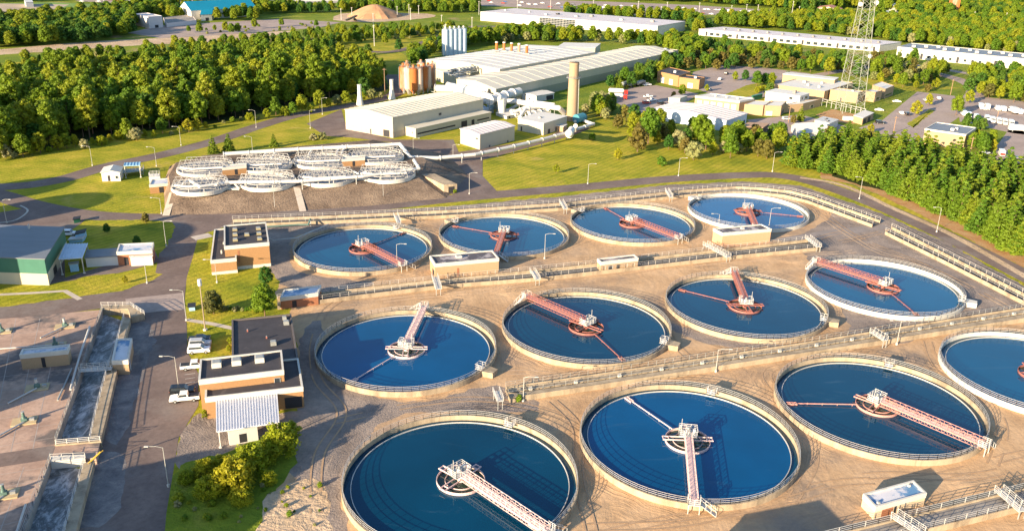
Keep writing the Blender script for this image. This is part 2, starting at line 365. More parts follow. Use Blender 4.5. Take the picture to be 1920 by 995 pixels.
# ================================================================== THE GROUND
mb = MB(); mb.add([(-3900, -250, 0), (3900, -250, 0), (3900, 5900, 0), (-3900, 5900, 0)], [(0, 1, 2, 3)], scrub_m); tag(mb.build('ground'), kind='structure')
sheet('lawn', [(-300, 440), (-100, 300), (0, 285), (250, 250), (560, 196), (720, 165), (900, 200), (1100, 205), (1240, 240), (1400, 262), (1560, 335), (1760, 405), (2150, 610), (2300, 1300), (-500, 1300)], grass_m, 1)
# yard of the round tanks
sheet('gravel_yard', [(330, 1150), (325, 900), (372, 790), (560, 775), (556, 640), (520, 600), (515, 510), (500, 440), (435, 408), (640, 398), (850, 386), (1053, 368), (1250, 348), (1390, 341), (1500, 349), (1640, 396), (1780, 458), (1925, 540), (2200, 700), (2300, 1300)], sand_m, 3)
sheet('grit_yard', [(330, 860), (372, 775), (556, 770), (560, 640), (600, 600), (640, 700), (760, 755), (930, 722), (1010, 770), (760, 775), (650, 850), (560, 900), (480, 830), (420, 850), (350, 880)], sandg_m, 4, smooth=3)
sheet('grit_yard', [(372, 440), (438, 409), (640, 399), (850, 386), (1053, 368), (1250, 347), (1390, 340), (1500, 348), (1640, 395), (1780, 457), (1925, 539), (1925, 556), (1660, 426), (1500, 366), (1390, 352), (1053, 388), (640, 410), (438, 420)], sandg_m, 5)
sheet('grit_yard', [(505, 425), (640, 412), (760, 420), (700, 425), (560, 440), (545, 470), (560, 510), (700, 530), (640, 545), (520, 530)], sandg_m, 4, smooth=3)
sheet('grit_yard', [(1500, 372), (1650, 428), (1925, 568), (1925, 590), (1700, 640), (1500, 650), (1330, 645), (1240, 600), (1400, 640), (1560, 640), (1590, 600), (1530, 520), (1500, 470), (1400, 478), (1500, 440), (1560, 400)], sandg_m, 4, smooth=3)
sheet('grit_yard', [(640, 905), (700, 800), (620, 830), (560, 900), (590, 990), (660, 1040)], sandg_m, 5, smooth=3)
sheet('grass_patch', [(320, 1010), (308, 940), (330, 880), (372, 860), (420, 850), (520, 810), (552, 830), (548, 880), (510, 930), (490, 1010)], scrub_m, 6, smooth=4)
sheet('bare_soil', [(485, 1040), (500, 940), (540, 905), (600, 900), (620, 960), (600, 1040)], tan_m, 8, smooth=4)
sheet('grass_patch', [(352, 545), (350, 500), (362, 455), (392, 450), (394, 512), (500, 510), (520, 545), (400, 548)], grass_m, 6, smooth=2)
sheet('grass_patch', [(365, 600), (400, 560), (520, 560), (545, 590), (440, 602), (436, 672), (400, 660), (395, 630), (372, 625)], grass_m, 6, smooth=2)
# asphalt
A = asph_m
sheet('plant_road', [(-200, 620), (-200, 566), (0, 573), (110, 560), (230, 545), (290, 518), (300, 470), (322, 418), (345, 398), (440, 398), (640, 392), (640, 408), (440, 415), (372, 442), (362, 480), (350, 520), (346, 560), (350, 610), (352, 660), (372, 700), (372, 760), (335, 820), (322, 900), (312, 960), (300, 1100), (-100, 1100), (120, 1060), (150, 980), (190, 830), (245, 600), (190, 578), (0, 603)], A, 7)
road('perimeter_road', [(-180, 330), (-60, 352), (0, 366), (60, 384), (150, 401), (260, 408), (400, 407), (560, 399), (700, 388), (850, 372), (1100, 350), (1250, 336), (1400, 328), (1470, 330), (1540, 346), (1640, 382), (1760, 435), (1925, 518), (2200, 660)], 8.5, A, 8)
road('curving_road', [(-60, 352), (40, 348), (120, 335), (200, 312), (300, 291), (400, 265), (480, 238), (560, 215), (650, 199), (720, 184), (745, 170), (735, 140)], 9, A, 9)
sheet('asphalt_yard', [(575, 232), (640, 205), (650, 240), (740, 262), (850, 262), (860, 285), (1010, 262), (1075, 235), (1110, 240), (1070, 255), (905, 300), (905, 330), (935, 362), (860, 372), (800, 335), (790, 300), (740, 268), (660, 258), (610, 255)], A, 10)
sheet('asphalt_yard', [(-60, 452), (-60, 408), (60, 388), (160, 404), (200, 407), (160, 412), (150, 420), (120, 440), (122, 520), (290, 470), (300, 490), (250, 505), (100, 540), (80, 520)], A, 10)
sheet('pale_asphalt', [(235, 560), (345, 548), (345, 580), (300, 583), (240, 590)], asphp_m, 10)
sheet('grass_island', [(150, 426), (165, 416), (230, 412), (322, 418), (318, 450), (300, 475), (285, 468), (155, 478)], grass_m, 11, smooth=3)
sheet('grass_island', [(-60, 545), (92, 533), (180, 515), (290, 510), (296, 520), (230, 543), (150, 555), (100, 563), (-60, 578)], grass_m, 11, smooth=2)
road('footpath', [(-20, 553), (60, 549), (122, 545), (150, 561)], 1.4, path_m, 13, 0)
road('footpath', [(350, 599), (400, 607), (440, 616)], 1.5, path_m, 12, 0)
road('footpath', [(362, 447), (395, 440)], 4, path_m, 12, 0)
road('kerb_line', [(-5, 418), (30, 412), (52, 395), (38, 385)], .6, kerbm, 13, 5)
sheet('pine_soil', [(1540, 335), (1600, 345), (1700, 390), (1800, 440), (1960, 520), (1960, 490), (1830, 400), (1700, 350), (1560, 315)], orange_m, 6, smooth=2)
road('dirt_path', [(1500, 333), (1580, 347), (1680, 393), (1790, 443), (1960, 540)], 2.5, tan_m, 9)
sheet('crossing_pad', [(1655, 420), (1672, 428), (1500, 452), (1440, 450), (1545, 432)], pm('crossing_asphalt', (.26, .22, .20), .9, .15, .3), 7)
for pxs in ([(130, 601), (300, 583)], [(700, 395), (900, 377)]): pass
# raked grit beds between the channel walkway and the road
sheet('grit_bed', [(246, 600), (290, 620), (282, 660), (262, 720), (235, 815), (200, 825), (220, 704)], ripple_m, 9, smooth=2)
sheet('grit_bed', [(195, 848), (232, 850), (236, 870), (222, 960), (150, 990), (178, 865)], ripple_m, 9, smooth=2)
# town side surfaces
sheet('car_park', [(1300, 135), (1355, 122), (1440, 128), (1520, 138), (1500, 165), (1420, 185), (1340, 180), (1290, 160)], asphp_m, 3)
sheet('truck_yard', [(1150, 190), (1180, 165), (1230, 160), (1310, 176), (1290, 190), (1240, 205), (1200, 215)], asphp_m, 3)
sheet('car_park', [(1655, 225), (1720, 172), (1790, 180), (1800, 205), (1745, 250), (1690, 262), (1610, 240)], asphp_m, 3)
road('access_road', [(1600, 300), (1690, 268), (1750, 235), (1800, 200), (1830, 172), (1800, 150), (1700, 125)], 11, asphp_m, 4)
sheet('van_park', [(1795, 205), (1830, 180), (1960, 195), (1990, 260), (1900, 250), (1800, 228)], asphp_m, 3)
sheet('van_park', [(1850, 300), (1890, 245), (1960, 235), (1990, 300), (1920, 340), (1840, 310)], asphp_m, 3)
sheet('courtyard', [(1400, 225), (1500, 215), (1580, 235), (1640, 255), (1560, 265), (1480, 255), (1430, 245)], asphp_m, 3)
sheet('lawn', [(1610, 145), (1720, 155), (1800, 165), (1720, 172), (1640, 165)], grass_m, 2)
sheet('lawn', [(1480, 236), (1530, 228), (1560, 245), (1520, 250)], grass_m, 4); sheet('lawn', [(1380, 205), (1425, 186), (1450, 180), (1440, 192), (1400, 212)], grass_m, 5); sheet('lawn', [(1340, 186), (1400, 160), (1445, 150), (1452, 160), (1420, 176), (1370, 192)], grass_m, 4); sheet('lawn', [(1700, 232), (1742, 205), (1752, 208), (1712, 240)], grass_m, 5); sheet('lawn', [(1580, 240), (1650, 248), (1640, 262), (1590, 262)], grass_m, 4)
road('access_road', [(1480, 150), (1600, 130), (1700, 120), (1960, 165)], 8, asphp_m, 6)
# far left
sheet('sandy_track', [(-80, 100), (0, 93), (170, 78), (300, 72), (420, 66), (560, 57), (430, 78), (300, 83), (160, 92), (0, 103), (-80, 112)], tan_m, 2, smooth=2)
sheet('far_car_park', [(240, 62), (300, 48), (520, 36), (640, 42), (600, 52), (420, 66), (300, 72)], asphp_m, 3)
sheet('field', [(-300, 45), (-300, 10), (100, 5), (245, 12), (200, 22), (60, 36), (-100, 48)], pm('bright_field', (.16, .26, .05), .95, .2, .02), 2)
sheet('bare_field', [(-300, 30), (-300, 7), (0, 7), (130, 9), (110, 17), (0, 25)], pm('fallow_field', (.42, .33, .24), .95, .2, .02), 3)
sheet('lawn', [(-80, 125), (60, 115), (200, 100), (160, 108), (0, 125), (-80, 138)], grass_m, 2)
sheet('lawn', [(640, 75), (760, 65), (860, 62), (830, 85), (740, 92), (770, 110), (720, 130), (660, 120), (640, 100)], grass_m, 2)
road('access_road', [(640, 92), (720, 98), (770, 90), (800, 78), (870, 52), (930, 50)], 9, asph_m, 3)
sheet('works_yard', [(625, 38), (640, 26), (700, 24), (800, 26), (815, 32), (760, 38), (690, 42)], tan_m, 3, smooth=2)
sheet('highway', [(380, -6), (700, -10), (930, -3), (1150, 4), (1300, 10), (1440, 19), (1520, 26), (1500, 34), (1400, 30), (1250, 26), (1080, 20), (930, 12), (700, 6), (400, 6), (230, 8), (140, 2), (200, -6)], asphp_m, 3)
sheet('highway_verge', [(930, 17), (1080, 21), (1250, 28), (1240, 31), (1080, 25), (950, 20)], tan_m, 2)
road('lane_line', [(700, -1), (930, 5), (1150, 12), (1300, 19), (1440, 26)], 2.5, tan_m, 5)
for off in (-24, 24, -48): pass

# bare earth bank under the covered tanks
BH = 4.0
top = [(322, 363), (450, 357), (600, 348), (700, 343), (786, 334), (800, 300), (768, 282), (690, 268), (540, 278), (400, 290), (330, 305), (316, 330)]
base = [(310, 404), (450, 401), (600, 393), (700, 386), (838, 372), (880, 330), (840, 290), (700, 262), (540, 276), (380, 292), (318, 312), (306, 345)]
mb = MB(); tp = [G(x, y, BH) for x, y in top]; bs = [G(x, y, -.05) for x, y in base]; n = len(tp)
vs = list(bs); K = 6
rings = [bs]
for k in range(1, K+1):
    t = k/K; rings.append([bs[i].lerp(tp[i], t)+Vector((0, 0, .25*math.sin(math.pi*t)*noise.noise(bs[i]*.2))) for i in range(n)])
allv = [v for r_ in rings for v in r_]; fs = []
for k in range(K):
    for i in range(n): j = (i+1) % n; fs.append((k*n+i, k*n+j, (k+1)*n+j, (k+1)*n+i))
fs.append(tuple(K*n+i for i in range(n))); mb.add(allv, fs, berm_m); tag(mb.build('earth_bank', smooth=False), kind='structure')
def on_bank(name, a, b, w):
    mb = MB(); p = G(*a, .06); q = G(*b, BH+.05); d = (q-p); s = Vector((-d.y, d.x, 0)).normalized()*w/2
    mb.add([p+s, p-s, q-s, q+s, ], [(0, 1, 2, 3)], path_m); tag(mb.build(name), kind='structure')
on_bank('footpath', (311, 404), (324, 361), 2.2); on_bank('footpath', (568, 396), (556, 350), 2.2)

# ================================================================== SETTLING TANKS
def clarifier(c, R0, wallm, wtr, paint, bridge_px, skim_px, label, box_px=None, gap=0.0):
    c = Vector((c[0], c[1], 0)); t = thing('settling_tank', label, 'settling tank', c, 'round settling tanks in the gravel yard')
    Z = 1.2
    m = MB(); m.ring(c, R0-.34, R0, -.3, Z, wallm, n=120); w = m.build('wall', t)
    m = MB(); m.ring(c, R0-1.55, R0-.33, .04, .10, concd, n=96); m.ring(c, R0-1.62, R0-1.50, .04, .52, metalw, n=120); m.build('weir_ring', w)
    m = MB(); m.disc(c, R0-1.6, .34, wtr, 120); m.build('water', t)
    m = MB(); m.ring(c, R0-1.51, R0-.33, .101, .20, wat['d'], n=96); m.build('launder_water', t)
    # rim railing
    e = G(*bridge_px, 1.8)-c; ab = math.atan2(e.y, e.x)
    m = MB(); n = 72; P = []
    for i in range(n+1):
        a = ab+.045+(2*math.pi-.09)*i/n; P.append(c+Vector((math.cos(a)*(R0-.19), math.sin(a)*(R0-.19), Z)))
    railing(m, P, metalw, 1.1, 2.6, 3, .06); m.build('rim_railing', t)
    # bridge
    u = Vector((math.cos(ab), math.sin(ab), 0)); s = Vector((-u.y, u.x, 0)); zb = 1.85; hw = .62
    m = MB(); a, b = c+u*.8, c+u*(R0+.3)
    for sg in (-1, 1):
        o = s*hw*sg; A_ = a+o+Vector((0, 0, zb)); B_ = b+o+Vector((0, 0, zb)); L_ = (B_-A_).length; k = 18
        up = Vector((0, 0, 1.1)); m.bar(A_+up, B_+up, .08, paint); m.bar(A_, B_, .16, paint, .26); m.bar(A_+up*.5, B_+up*.5, .05, paint)
        for i in range(k+1): q = A_.lerp(B_, i/k); m.bar(q, q+up, .07, paint)
        for i in range(k):
            q = A_.lerp(B_, i/k); r_ = A_.lerp(B_, (i+1)/k)
            m.bar(q if i % 2 else q+up, (r_+up) if i % 2 else r_, .05, paint)
        lo = Vector((0, 0, -.75)); m.bar(A_+lo, B_+lo, .09, paint)
        for i in range(0, k, 1): q = A_.lerp(B_, i/k); r_ = A_.lerp(B_, (i+.5)/k); r2 = A_.lerp(B_, (i+1)/k); m.bar(q, r_+lo, .05, paint); m.bar(r_+lo, r2, .05, paint)
    br = m.build('bridge', t)
    m = MB(); m.bar(a+Vector((0, 0, zb+.08)), b+Vector((0, 0, zb+.08)), 1.15, pinkl if paint is not redp else pinkp, .06); m.build('walkway', br)
    # centre drive platform
    m = MB(); rz = ab; ctr = c-u*.4
    m.box((ctr.x, ctr.y, zb+.08), (2.6, 3.4, .14), metalw, rz); m.cyl(c+Vector((0, 0, .3)), c+Vector((0, 0, zb)), .55, paint, n=14)
    cp = m.build('centre_platform', t)
    m = MB(); cr = [ctr+u*x*1.25+s*y*1.65+Vector((0, 0, zb+.15)) for x, y in ((1, .5), (1, 1), (-1, 1), (-1, -1), (1, -1), (1, -.5))]
    railing(m, cr, white, 1.1, 1.1, 3, .09); m.build('platform_railing', cp)
    m = MB(); m.cyl(ctr+Vector((0, 0, zb+.15)), ctr+Vector((0, 0, zb+.85)), .5, metalw, r2=.38, n=14); m.cyl(ctr+Vector((0, 0, zb+.85)), ctr+Vector((0, 0, zb+1.35)), .25, metalg, n=12)
    q = ctr+s*1.1; m.box((q.x, q.y, zb+.6), (.5, .45, .8), white, rz); q = ctr-s*1.1-u*.6; m.box((q.x, q.y, zb+.5), (.4, .4, .6), metalg, rz); m.bar(ctr-s*1.3+Vector((0, 0, zb)), ctr-s*1.3+Vector((0, 0, zb+3.0)), .07, metalw); m.build('drive_unit', cp)
    # feed well
    m = MB(); rw = 4.15; m.ring(c, rw-.09, rw, .30, .82, paint, n=48)
    for k in range(1, 2): m.ring(c, rw-1.5, rw-1.44, .36, .6, paint, n=40)
    fw = m.build('feed_well', t)
    m = MB()
    for k in (0, 1): 
        ang = ab+math.pi/2*k+.12; d = Vector((math.cos(ang), math.sin(ang), 0)); nn = Vector((-d.y, d.x, 0))
        for sg in (-1, 1): m.bar(c-d*(rw+.5)+nn*sg*.55+Vector((0, 0, 1.02)), c+d*(rw+.5)+nn*sg*.55+Vector((0, 0, 1.02)), .14, paint, .22)
        for x in (-rw-.4, -rw+.6, rw-.6, rw+.4): m.bar(c+d*x-nn*.55+Vector((0, 0, 1.02)), c+d*x+nn*.55+Vector((0, 0, 1.02)), .12, paint, .2)
    m.build('cross_beam', fw)
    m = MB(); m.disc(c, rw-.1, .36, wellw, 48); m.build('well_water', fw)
    # skimmer arm
    e = G(*skim_px, .6)-c; sa = math.atan2(e.y, e.x); d = Vector((math.cos(sa), math.sin(sa), 0)); nn = Vector((-d.y, d.x, 0))
    m = MB(); rr = R0-1.9; m.bar(c+d*rw+Vector((0, 0, .75)), c+d*rr+Vector((0, 0, .55)), .16, paint)
    for x in range(5, int(rr), 3): m.bar(c+d*x+Vector((0, 0, .36)), c+d*x+Vector((0, 0, .8)), .1, paint)
    m.bar(c+d*(rr-2.0)+nn*.4+Vector((0, 0, .55)), c+d*rr+nn*.4+Vector((0, 0, .55)), .12, paint, .3); m.bar(c+d*(rr-2.0)-nn*.3+Vector((0, 0, .55)), c+d*rr-nn*.3+Vector((0, 0, .55)), .12, paint, .3)
    m.build('skimmer_arm', t)
    # rim landing at the bridge end
    m = MB(); q = c+u*(R0+.5); m.box((q.x, q.y, zb-.02), (1.6, 2.0, .12), metalw, ab)
    railing(m, [q+u*x*.8+s*y+Vector((0, 0, zb)) for x, y in ((-1, 1), (1, 1), (1, -1), (-1, -1))], white, 1.1, 1.0, 3, .07)
    a = q+s*1.0+Vector((0, 0, zb-.05)); b = q+s*3.6+u*.3+Vector((0, 0, .05)); m.bar(a, b, .9, metalw, .1); m.bar(a+u*.45+Vector((0, 0, 1)), b+u*.45+Vector((0, 0, 1)), .07, white); m.bar(a-u*.45+Vector((0, 0, 1)), b-u*.45+Vector((0, 0, 1)), .07, white)
    for k in range(4):
        g = a.lerp(b, k/3)
        for sg in (-1, 1): m.bar(g+u*.45*sg, g+u*.45*sg+Vector((0, 0, 1)), .06, white)
    for x, y in ((.6, .9), (.6, -.9)): m.bar(q+u*x+s*y, q+u*x+s*y+Vector((0, 0, zb)), .12, metalw)
    m.build('access_stair', t)
    if box_px:
        e = G(*box_px, .6)-c; ba = math.atan2(e.y, e.x); d = Vector((math.cos(ba), math.sin(ba), 0)); nn = Vector((-d.y, d.x, 0))
        m = MB(); p1 = c+d*(R0-.1); P = [p1-nn*1.5, p1+nn*1.5, p1+nn*1.1+d*2.6, p1-nn*1.1+d*2.6]; m.prism([(q.x, q.y) for q in P], 0, Z+.05, wallm)
        q = p1+d*1.0; m.build('outlet_box', t)
        m = MB(); q = c+d*(R0-1.1); m.box((q.x, q.y, 1.1), (1.6, 1.8, .12), metalw, ba); railing(m, [q+d*x*.8+nn*y*.9+Vector((0, 0, 1.15)) for x, y in ((1, 1), (-1, 1), (-1, -1), (1, -1))], white, 1.0, .9, 2, .07); m.build('overhang_platform', t)
    return t
TK = [((-43.4, 234.1), conc, 'm', redp, (754, 496), (759, 436), 'round settling tank farthest left of the back row, beside the orange brick block', (752, 425)),
 ((-2.7, 248.6), conc, 'm', redp, (930, 477), (843, 422), 'round settling tank directly behind the long flat-roofed kiosk', (838, 414)),
 ((38.4, 262.8), conc, 'm', redp, (1275, 447), (1130, 387), 'third tank of the back row, red bridge reaching its near right rim', (1083, 396)),
 ((79.5, 278.5), concw, 'b', redp, (1415, 421), (1510, 406), 'white-rimmed settling tank farthest right of the back row', (1299, 372)),
 ((-23.0, 170.6), conc, 'b', pinkl, (795, 576), (655, 717), 'bright blue settling tank at the left end of the middle row', (915, 697)),
 ((17.9, 184.3), conc, 'd', redp, (987, 555), (1170, 676), 'dark settling tank second of the middle row, bridge from its far left rim', (1262, 648)),
 ((59.1, 198.7), conc, 'd', redp, (1375, 507), (1270, 541), 'settling tank third of the middle row, bridge straight to its far rim', (1558, 604)),
 ((99.8, 213.3), concw, 'm', redp, (1530, 490), (1722, 592), 'white-rimmed settling tank at the right end of the middle row', (1815, 568)),
 ((-7.9, 122.7), conc, 'd', pinkl, (1022, 993), (1030, 1003), 'largest looking settling tank, cut by the bottom edge, with a pale bridge', (975, 778)),
 ((33.2, 136.4), conc, 'b', pinkl, (1302, 948), (1170, 741), 'bright blue settling tank of the nearest row, bridge running towards the viewer', (1343, 722)),
 ((73.9, 150.7), conc, 'd', pinkp, (1843, 833), (1477, 755), 'dark settling tank of the nearest row with its arm pointing left', (1672, 668)),
 ((114.9, 165.7), concw, 'm', redp, (2150, 690), (2000, 760), 'white-rimmed settling tank cut by the right edge of the picture', None)]
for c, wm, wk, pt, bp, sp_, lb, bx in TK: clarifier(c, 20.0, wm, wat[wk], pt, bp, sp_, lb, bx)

trk = [pm('tyre_track_dark', (.42, .275, .165), .95, .2, .8), pm('tyre_track_light', (.60, .42, .27), .95, .2, .8)]
RT = [[(560, 585), (700, 565), (900, 545), (1100, 515), (1300, 497), (1480, 480), (1600, 470)], [(560, 592), (720, 560), (900, 537), (1120, 520), (1330, 487), (1560, 455), (1650, 436)], [(620, 790), (760, 760), (900, 748), (1010, 768), (1090, 800)], [(1090, 1010), (1200, 985), (1400, 950), (1560, 905), (1750, 890), (1930, 850)], [(1100, 990), (1300, 975), (1480, 935), (1620, 890), (1800, 895), (1960, 862)], [(1480, 940), (1530, 850), (1480, 760), (1440, 700), (1500, 680), (1700, 640)], [(930, 700), (1000, 700), (1150, 715)], [(1240, 580), (1262, 640), (1330, 680), (1500, 650)], [(1540, 480), (1500, 560), (1560, 620), (1680, 612)], [(1330, 478), (1450, 470), (1560, 440), (1640, 428)],
      [(640, 560), (600, 600), (590, 700), (640, 770), (600, 850), (590, 960)], [(1860, 870), (1880, 800), (1840, 740), (1760, 690), (1740, 640)], [(1500, 380), (1560, 420), (1640, 470), (1740, 500), (1900, 580)], [(1520, 378), (1600, 440), (1720, 490), (1860, 560)], [(1110, 1000), (1090, 900), (1080, 800), (1040, 750)]]
k_ = 0
for i, pth in enumerate(RT):
    for off in (-.9, .9):
        c_ = smooth_path([G(x, y, .04+.002*k_) for x, y in pth], 10); k_ += 1; mb = MB(); Lf = []; Rt = []
        for j, p in enumerate(c_):
            d = c_[min(j+1, len(c_)-1)]-c_[max(j-1, 0)]; d.z = 0; d.normalize(); nr = Vector((-d.y, d.x, 0)); q = p+nr*(off+noise.noise(p*.06+Vector((i, 0, 0)))*.8); w_ = .16+.10*noise.noise(p*.4)
            Lf.append(q+nr*w_); Rt.append(q-nr*w_)
        n_ = len(c_); fs_ = [(j+n_, j+1+n_, j+1, j) for j in range(n_-1) if noise.noise(c_[j]*.09+Vector((0, i*3, 0))) > -.22]
        mb.add(Lf+Rt, fs_, trk[(i+1) % 2 if i % 3 == 0 else 0]); tag(mb.build('tyre_track'), kind='structure')
# ================================================================== CHANNELS
def strip(mb, A_, B_, z0, z1, m):
    for i in range(len(A_)-1):
        P = [A_[i], A_[i+1], B_[i+1], B_[i]]; mb.prism([(p.x, p.y) for p in P], z0, z1, m)
def resample(P, n):
    L_ = [0]
    for a, b in zip(P, P[1:]): L_.append(L_[-1]+(b-a).length)
    out = []
    for k in range(n+1):
        d = L_[-1]*k/n; i = max(j for j in range(len(L_)) if L_[j] <= d+1e-6); i = min(i, len(P)-2)
        out.append(P[i].lerp(P[i+1], (d-L_[i])/(L_[i+1]-L_[i])))
    return out
def channel(label, front, back, h=1.2, style=0, wm=conc, grp=None):
    n = max(len(front), len(back))*3
    Fp = resample([G(x, y, h) for x, y in front], n); Bp = resample([G(x, y, h) for x, y in back], n)
    o = (Fp[0]+Bp[0])/2; t = thing('concrete_channel', label, 'channel', (o.x, o.y, 0))
    at = lambda f: [a.lerp(b, f) for a, b in zip(Fp, Bp)]
    m = MB(); W = (Fp[n//2]-Bp[n//2]).length; e = .3/W
    strip(m, at(1), at(1-e), 0, h, wm)
    if style == 0:
        strip(m, at(0), at(e), 0, h, wm); strip(m, at(e), at(.36), .0, h-.12, wm); strip(m, at(.62), at(1-e), 0, h-.5, wm)
        strip(m, at(.36), at(.62), 0, .08, concd)
        L_ = at(.36)
    elif style == 1:
        strip(m, at(0), at(e), 0, h*.9, wm); strip(m, at(e), at(1-e), 0, .3, concd); L_ = at(e/2)
    else:
        strip(m, at(0), at(e), 0, h, wm); strip(m, at(e), at(1-e), 0, h-.35, concg); L_ = at(e/2)
    m.build('channel_wall', t)
    for F_, rz in ((at(1-e/2), h), (L_, h-.1 if style == 0 else h)):
        m = MB(); railing(m, [p+Vector((0, 0, rz-h)) for p in F_], metalw if style == 2 else (metalg if style == 0 else metalw), 1.1, 2.2, 2 if style != 2 else 3, .065); m.build('channel_railing', t)
    if style == 0:
        m = MB(); q = at(.60)
        for i in range(0, n): 
            p = q[i].lerp(q[i+1], .5); d = (q[i+1]-q[i]); m.box((p.x, p.y, .95), (.7, .5, .5), concw, math.atan2(d.y, d.x))
        m.build('gate_box', t)
    return t
channel('long raised railed channel between the middle and nearest rows of round tanks', [(956, 745), (1139, 718), (1500, 662), (1780, 618), (1990, 585)], [(948, 724), (1139, 697), (1500, 642), (1780, 597), (1980, 565)])
channel('pale railed channel along the far edge of the tank yard beside the perimeter road', [(438, 420), (640, 412), (850, 402), (1053, 389), (1280, 365), (1395, 356), (1492, 367), (1636, 420)], [(436, 411), (640, 403), (850, 393), (1053, 380), (1280, 356), (1395, 348), (1500, 359), (1651, 413)], style=1)
channel('pale railed channel on the right slanting beside the road in front of the pines', [(1660, 433), (1780, 492), (1925, 566), (2050, 630)], [(1672, 424), (1790, 483), (1925, 551), (2060, 620)], style=1)
channel('low railed channel between the back and middle tank rows, passing the three kiosks', [(520, 572), (640, 556), (840, 532), (1005, 520), (1250, 493), (1370, 479), (1538, 463)], [(520, 559), (640, 543), (783, 527), (937, 512), (1124, 493), (1257, 477), (1447, 456), (1514, 448)], style=1)
channel('railed basin edge with walkways in the lower right corner behind a white-roofed kiosk', [(1540, 1044), (1725, 994), (1900, 952), (2020, 922)], [(1440, 1030), (1590, 993), (1872, 925), (2000, 894)], style=2)
def walkover(label, a, b, z=1.5, w=1.6):
    p, q = G(*a, z), G(*b, z); t = thing('walkway_bridge', label, 'footbridge', ((p.x+q.x)/2, (p.y+q.y)/2, 0)); d = (q-p).normalized(); s = Vector((-d.y, d.x, 0))*w/2
    m = MB(); m.bar(p, q, w, metalw, .12)
    for x in (p, q): m.bar(x-s*.7-Vector((0, 0, z)), x-s*.7, .15, metalg); m.bar(x+s*.7-Vector((0, 0, z)), x+s*.7, .15, metalg)
    m.build('deck', t); m = MB(); railing(m, [p+s, q+s], metalw, 1.1, 1.3, 3, .08); railing(m, [p-s, q-s], metalw, 1.1, 1.3, 3, .08); m.build('handrail', t)
walkover('pale footbridge over the basin edge just right of the white-roofed kiosk', (1676, 966), (1728, 1000)); walkover('pale footbridge over the basin edge at the far lower right', (1872, 918), (1918, 958))
walkover('yellowish railed step-over crossing the long channel near the double lamp', (1635, 622), (1660, 638), 1.9, 1.3); walkover('step-over crossing at the left end of the long channel', (930, 733), (938, 752), 1.9, 1.3)
walkover('railed step-over at the middle channel right of the long kiosk', (998, 508), (1008, 524), 1.7, 1.4); walkover('grey railed walkway on the middle channel left of the long kiosk', (815, 519), (822, 542), 1.7, 1.6); walkover('railed step-over near the channel bend behind the first back-row tank', (742, 404), (748, 418), 1.7, 1.3)
walkover('railed landing at the right end of the middle channel', (1514, 446), (1535, 463), 1.6, 1.6); walkover('railed walkway slanting down left of the pinkish kiosk', (1322, 458), (1366, 482), 1.5, 1.6)
walkover('railed step-over near the far channel behind the second back-row tank', (1052, 378), (1060, 392), 1.7, 1.3); walkover('railed step-over near the far channel behind the third back-row tank', (1250, 357), (1258, 370), 1.7, 1.3)

for i, (x, y) in enumerate(((330, 640), (318, 790), (290, 700), (400, 402), (250, 407), (300, 930), (640, 392), (900, 371), (1560, 358), (330, 480))):
    p = G(x, y, .045); m = MB(); m.cyl((p.x, p.y, .03), (p.x, p.y, .05), .42, metalg if i % 2 else concd, n=14); tag(m.build('manhole_cover', org=p), 'round manhole cover set flush in the plant road', 'manhole cover', 'manhole covers in the plant roads')
# ---- left: aeration deck and water channels
DZ = 1.3
def P3(l, z=DZ): return [G(x, y, z) for x, y in l]
m = MB(); dk = P3([(-200, 616), (192, 580), (177, 622), (155, 690), (122, 779), (104, 832), (188, 828), (180, 858), (95, 861), (66, 939), (46, 995), (20, 1060), (-200, 1080)])
m.prism([(p.x, p.y) for p in dk], 0, DZ, deck_m); tag(m.build('concrete_deck'), kind='structure')
def joint(a, b, w=.12, mt=line_w, z=DZ+.006, nm='joint_line'):
    m = MB(); p, q = G(*a, z), G(*b, z); d = (q-p).normalized(); s = Vector((-d.y, d.x, 0))*w/2; m.add([p+s, p-s, q-s, q+s], [(0, 1, 2, 3)], mt); tag(m.build(nm), kind='structure')
jm = pm('joint_mortar', (.40, .34, .30), .9, .15, 1)
for i in range(9):
    y = 622+i*26; joint((0, y+6), (188-i*9.5, y-12), .10, jm)
for x0, x1 in ((75, 20), (115, 60), (30, -20)): joint((x0, 596), (x1, 848), .12, jm, DZ+.010)
for i in range(6): y = 885+i*24; joint((0, y+4), (90-i*9, y-10), .10, jm)
for x0, x1 in ((45, 0), (80, 35)): joint((x0, 875), (x1, 995), .12, jm, DZ+.010)
m = MB(); v = P3([(-60, 858), (104, 834), (95, 860), (-60, 884)], DZ+.014); m.add(v, [(0, 1, 2, 3)], A); tag(m.build('deck_roadway'), kind='structure')
